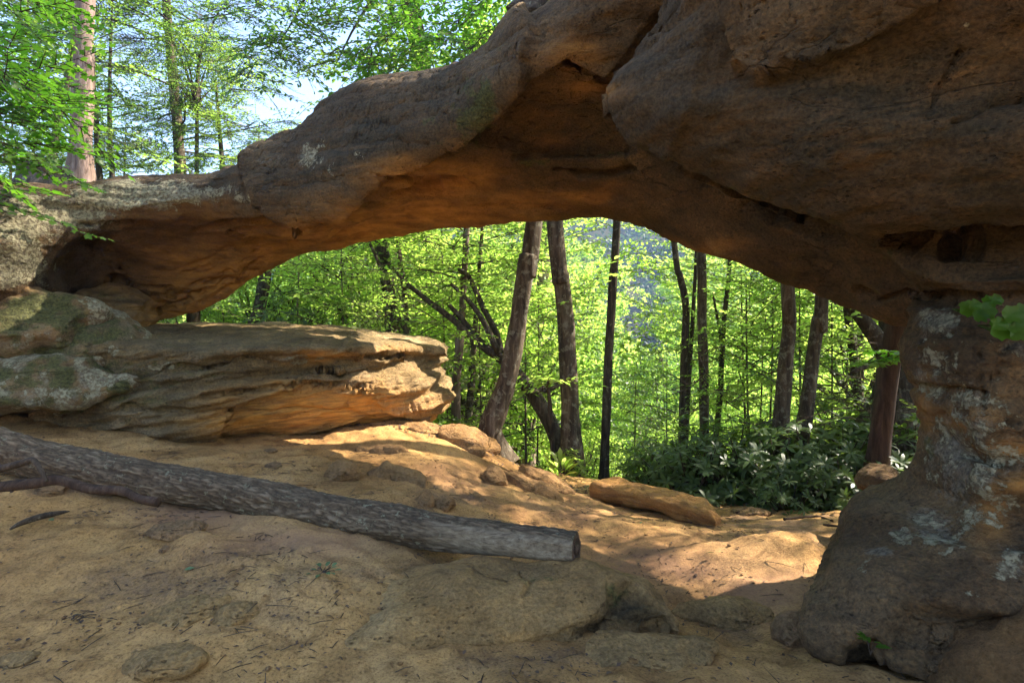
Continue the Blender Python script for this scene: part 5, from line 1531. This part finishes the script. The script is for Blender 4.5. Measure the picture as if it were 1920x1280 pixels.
# ------------------------------------------------------------------ litter on the dirt
def litter(seed, n, xr, yr, lmin, lmax, flat=True):
    r = np.random.default_rng(seed)
    x = r.uniform(*xr, n); y = yr[0] + (yr[1] - yr[0]) * r.random(n) ** 1.6
    cl = fbm(np.stack([x * 1.3, y * 1.3, 0 * x], 1) + 6, 3)
    keep = r.random(n) < np.clip(.35 + cl * 1.2, .06, 1)
    x, y = x[keep], y[keep]
    z = gz(x, y) + .003
    return r, np.stack([x, y, z], 1)
M_litter = leaf_mat('dry_litter', (.035, .022, .015), (.17, .10, .06), (.06, .035, .02), (.12, .07, .04), .8, .1)
r, pos = litter(9, 16000, (-4.6, 3.6), (1.9, 7.0), 0, 0)
n = len(pos); az = r.uniform(0, 6.28, n)
dr = np.stack([np.cos(az), np.sin(az), r.uniform(-.1, .25, n)], 1)
nr = unit(np.stack([r.normal(0, .3, n), r.normal(0, .3, n), np.ones(n)], 1))
V, F = leaf_geo(pos, dr, nr, r.uniform(.008, .032, n), 'simple')
tag(obj('leaf_litter', mesh('leaf_litter', V, F), M_litter), 'dark crumbled leaf bits strewn over the sandy ground', 'litter', kind='stuff')
W = []
r, pos = litter(10, 4200, (-4.2, 3.2), (1.9, 6.8), 0, 0)
for q in pos:
    a_ = r.uniform(0, 6.28); L = r.uniform(.02, .11) * (1 if r.random() < .9 else 1.6)
    d = np.array([math.cos(a_), math.sin(a_), r.uniform(-.02, .08)])
    md = q + d * L * .5 + np.array([0, 0, r.uniform(0, .006)])
    W.append(tube(np.array([q, md, q + d * L]), [.0018, .0022, .001], 3, caps=False))
tag(obj('twig_litter', mesh('twig_litter', *join(W)), M_twig), 'fine broken twigs scattered over the sandy ground', 'litter', kind='stuff')
r, pos = litter(12, 9000, (-5, 5), (6.2, 8.8), 0, 0)
n = len(pos); az = r.uniform(0, 6.28, n)
V, F = leaf_geo(pos, np.stack([np.cos(az), np.sin(az), r.uniform(-.1, .3, n)], 1), unit(np.stack([r.normal(0, .4, n), r.normal(0, .4, n), np.ones(n)], 1)), r.uniform(.02, .06, n), 'simple')
tag(obj('leaf_litter', mesh('leaf_litter', V, F), M_litter), 'brown fallen leaves along the wooded edge of the clearing', 'litter', kind='stuff')
# pebbles
Ps = []
r, pos = litter(14, 600, (-4, 3.2), (2.0, 6.5), 0, 0)
pv, pf = ico(1)
for q in pos:
    s = r.uniform(.004, .016)
    Ps.append((pv * np.array([s, s * r.uniform(.6, 1), s * .6]) * (1 + r.normal(0, .12, (len(pv), 1))) + q, pf))
pm = mesh('pebbles', *join(Ps)); col_attr(pm, 'marks', np.tile([0, 0, .2, .2], (len(pm.vertices), 1)))
tag(obj('pebbles', pm, M_stone), 'small pebbles pressed into the sandy ground', 'pebbles', kind='stuff')

# fresh fallen leaves
M_fall = leaf_mat('fallen_green_leaf', (.07, .12, .045), (.12, .18, .07), (.08, .16, .03), (.12, .24, .05), .5, .15)
for i, (px, py, s, lab) in enumerate([(768,1029,.075,'green leaf lying under the log near the boulder'),(124,779,.12,'large green leaf at the foot of the ledge, far left'),(440,813,.09,'green leaf at the foot of the ledge, centre'),(375,812,.06,'small green leaf at the foot of the ledge'),(345,1078,.05,'tiny pale leaf lying alone on the sand'),(1405,968+22,.09,'pale green leaf on the dirt right of the slab'),(1205,980,.06,'pale leaf fragment below the tilted slab'),(92,978,.05,'bright green leaf beside the curved stick'),(125,912,.05,'green leaf under the dead branch'),(1340,1040,.05,'green leaf in the dip between the dirt humps'),(950,1172,.03,'small green leaf scrap on the low boulder side')]):
    q = on_ground(px, py)
    V, F = leaf_geo(np.array([[0, 0, .012]]), np.array([[1, .2, .05]]), np.array([[.15, -.35, 1]]), [s], 'oval')
    o = tag(obj('fallen_leaf', mesh('fallen_leaf', V, F), M_fall, None, q), lab, 'leaf'); o.rotation_euler.z = i * 1.7
def plant(name, label, q, n, size, kind, mat, up=.5, stalk=.1, seed=1, spread=.06):
    r = np.random.default_rng(seed); Pp, D, N_, W = [], [], [], []
    for k in range(n):
        a_ = k * 2.4 + r.uniform(-.3, .3); st_ = stalk * r.uniform(.5, 1.2)
        tip = np.array([math.cos(a_) * spread * r.uniform(.3, 1), math.sin(a_) * spread * r.uniform(.3, 1), st_])
        W.append(tube(np.array([(0, 0, 0), tip * .6, tip]), [.003, .002, .0015], 4, caps=False))
        Pp.append(tip); D.append((math.cos(a_), math.sin(a_), up * r.uniform(.2, 1))); N_.append((-math.cos(a_) * up + r.normal(0, .2), -math.sin(a_) * up + r.normal(0, .2), 1))
    t = tag(empty(name, q), label, 'plant')
    V, F = leaf_geo(np.array(Pp), np.array(D), unit(np.array(N_)), size * r.uniform(.7, 1.15, n), kind)
    obj('foliage', mesh('foliage', V, F), mat, t); obj('stem', mesh('stem', *join(W)), M_twig, t)
    return t
plant('fallen_sprig', 'small heap of limp blue-green leaves on the sand below the log', on_ground(605, 1073), 12, .05, 'oval', M_fall, .3, .015, 2, .07)
plant('seedling', 'small seedling with bright green leaves in the hollow of the pillar foot', P(1632, 1226, 2.36), 7, .055, 'oval', M_leaf_near, .6, .05, 3, .02)
plant('weed', 'low ferny green weeds at the foot of the left boulders', on_ground(120, 770) , 34, .07, 'oval', M_leaf_near, .6, .13, 4, .28)
plant('weed', 'tuft of green weeds at the far left edge of the dirt', on_ground(14, 765), 24, .07, 'oval', M_leaf_near, .6, .12, 5, .16)
plant('yellow_green_shrub', 'spiky yellow-green sprout at the foot of the straight trunk', P(1052, 905, 7.4), 30, .22, 'long', M_leaf, 1.6, .22, 6, .12)
plant('sprout', 'tiny weed at the left tip of the tilted slab', on_ground(1107, 925), 8, .05, 'oval', M_leaf_near, .6, .06, 7, .05)
# saxifrage-like round leaves growing from the crack of the pillar
def rosette(label, cx, cy, d, blobs):
    t = tag(empty('wall_plant', P(cx, cy, d)), label, 'plant')
    b = P(cx, cy, d); Vs = []
    for i, (px, py, rr_) in enumerate(blobs):
        r = np.random.default_rng(i + int(cx)); m = 22
        th = np.arange(m) / m * 6.283
        rad_ = rr_ * (1 + .10 * np.sin(th * 6 + i)) * (1 - .35 * np.exp(-((th - 4.7) / .3) ** 2))
        c0 = P(px, py, d - .02 * (i % 3)) - b
        V = np.stack([rad_ * np.cos(th), .25 * rad_ * np.sin(th) - .012 * np.abs(np.cos(th * 3)), rad_ * np.sin(th) * .9], 1) + c0
        V = np.vstack([V, c0 + [0, .008, 0]])
        j = np.arange(m)
        o = obj('leaf', mesh('leaf', V, np.stack([j, (j + 1) % m, np.full(m, m)], -1)), M_leaf_near, t)
        Vs.append(tube(np.array([c0 + [0, .01, 0], c0 * .5 + np.array([0, .06, -.02]), np.array([0, .16, 0])]), [.002, .002, .002], 4, caps=False))
    obj('stem', mesh('stem', *join(Vs)), M_leaf_dark, t)
rosette('cluster of rounded green leaves in the crack atop the pillar', 1838, 578, 2.55, [(1815,580,.045),(1846,584,.048),(1836,592,.035),(1853,566,.034),(1866,562,.03),(1826,572,.03)])
rosette('larger lobed green leaves beside the dark hollow at the right edge', 1890, 610, 2.42, [(1880,618,.06),(1904,606,.055),(1896,590,.045),(1918,588,.05),(1910,622,.05),(1872,608,.035)])
# leafy sprig that hangs in front of the reddish trunk
c = Crown(61, .10, 'maple', droop=.1, gap=.7, spread=.55)
b = P(1700, 668, 5.2)
for (px, py, L) in [(1700,664,.5),(1690,672,.42),(1705,660,.35)]:
    c.add(P(px, py, 5.2) - b, (-1, -.3, .05), L, 0.1)
t = tag(empty('leafy_sprig', b), 'bright green leafy sprig reaching left beside the neck of the pillar', 'sprig')
lm_, wm_ = c.build(); obj('foliage', lm_, M_leaf_near, t); obj('stem', wm_, M_twig, t)
# roots and dry grass on the crest of the arch
r = np.random.default_rng(17); W = []
crest = [(870,128),(900,112),(925,98),(945,84),(960,70)]
for k in range(260):
    i = r.integers(0, 4); f = r.random()
    x = crest[i][0] * (1 - f) + crest[i + 1][0] * f; y = crest[i][1] * (1 - f) + crest[i + 1][1] * f
    d = 4.72 - (x - 870) * .003
    a0 = P(x, y + 2, d + r.uniform(-.05, .15)); L = r.uniform(.06, .2)
    dn = r.random() < .55
    d1 = np.array([r.normal(0, .5), -.5 if dn else 0, -.7 if dn else .8])
    W.append(tube(np.array([a0, a0 + d1 * L * .5 + [0, -.02, .02], a0 + d1 * L]), [.003, .002, .001], 3, caps=False))
tag(obj('dry_roots', mesh('dry_roots', *join(W)), M_twig), 'fringe of dry roots and moss hanging over the crest of the arch', 'roots', kind='stuff')
r = np.random.default_rng(18); n = 900
i = r.integers(0, 4, n); f = r.random(n); cr_ = np.array(crest, float)
xy = cr_[i] * (1 - f)[:, None] + cr_[i + 1] * f[:, None]
pos = np.array([P(a_, b_ - 1, 4.78 - (a_ - 870) * .003 + r.uniform(0, .3)) for a_, b_ in xy])
V, F = leaf_geo(pos, unit(r.normal(size=(n, 3)) + [0, 0, .8]), unit(r.normal(size=(n, 3))), r.uniform(.02, .05, n), 'simple')
tag(obj('moss', mesh('moss', V, F), M_leaf_dark), 'green moss cushion on the crest of the arch', 'moss', kind='stuff')
# dark trunk on the crest
tree('tree', 'dark tree trunk rooted on the crest of the arch at the top', [(985,40,4.75,.10),(1003,-10,4.8,.09),(1018,-120,4.9,.07),(1030,-400,5.0,.05)], M_bark_dark, seed=31, flare=.6)

# ------------------------------------------------------------------ hazy air of the valley
V = np.array([(-880, -55, -60), (880, -55, -60), (880, 1080, -60), (-880, 1080, -60), (-880, -55, 135), (880, -55, 135), (880, 1080, 135), (-880, 1080, 135)], float)
F = [(0, 3, 2, 1), (4, 5, 6, 7), (0, 1, 5, 4), (1, 2, 6, 5), (2, 3, 7, 6), (3, 0, 4, 7)]
hm = bpy.data.materials.new('haze'); hm.use_nodes = True
for n in list(hm.node_tree.nodes): hm.node_tree.nodes.remove(n)
pv_ = hm.node_tree.nodes.new('ShaderNodeVolumePrincipled'); mo_ = hm.node_tree.nodes.new('ShaderNodeOutputMaterial')
pv_.inputs['Color'].default_value = (.38, .58, 1, 1); pv_.inputs['Density'].default_value = 0.0007; pv_.inputs['Anisotropy'].default_value = 0.2
hm.node_tree.links.new(pv_.outputs[0], mo_.inputs['Volume'])
tag(obj('haze', mesh('haze', V, F, False), hm), kind='stuff')
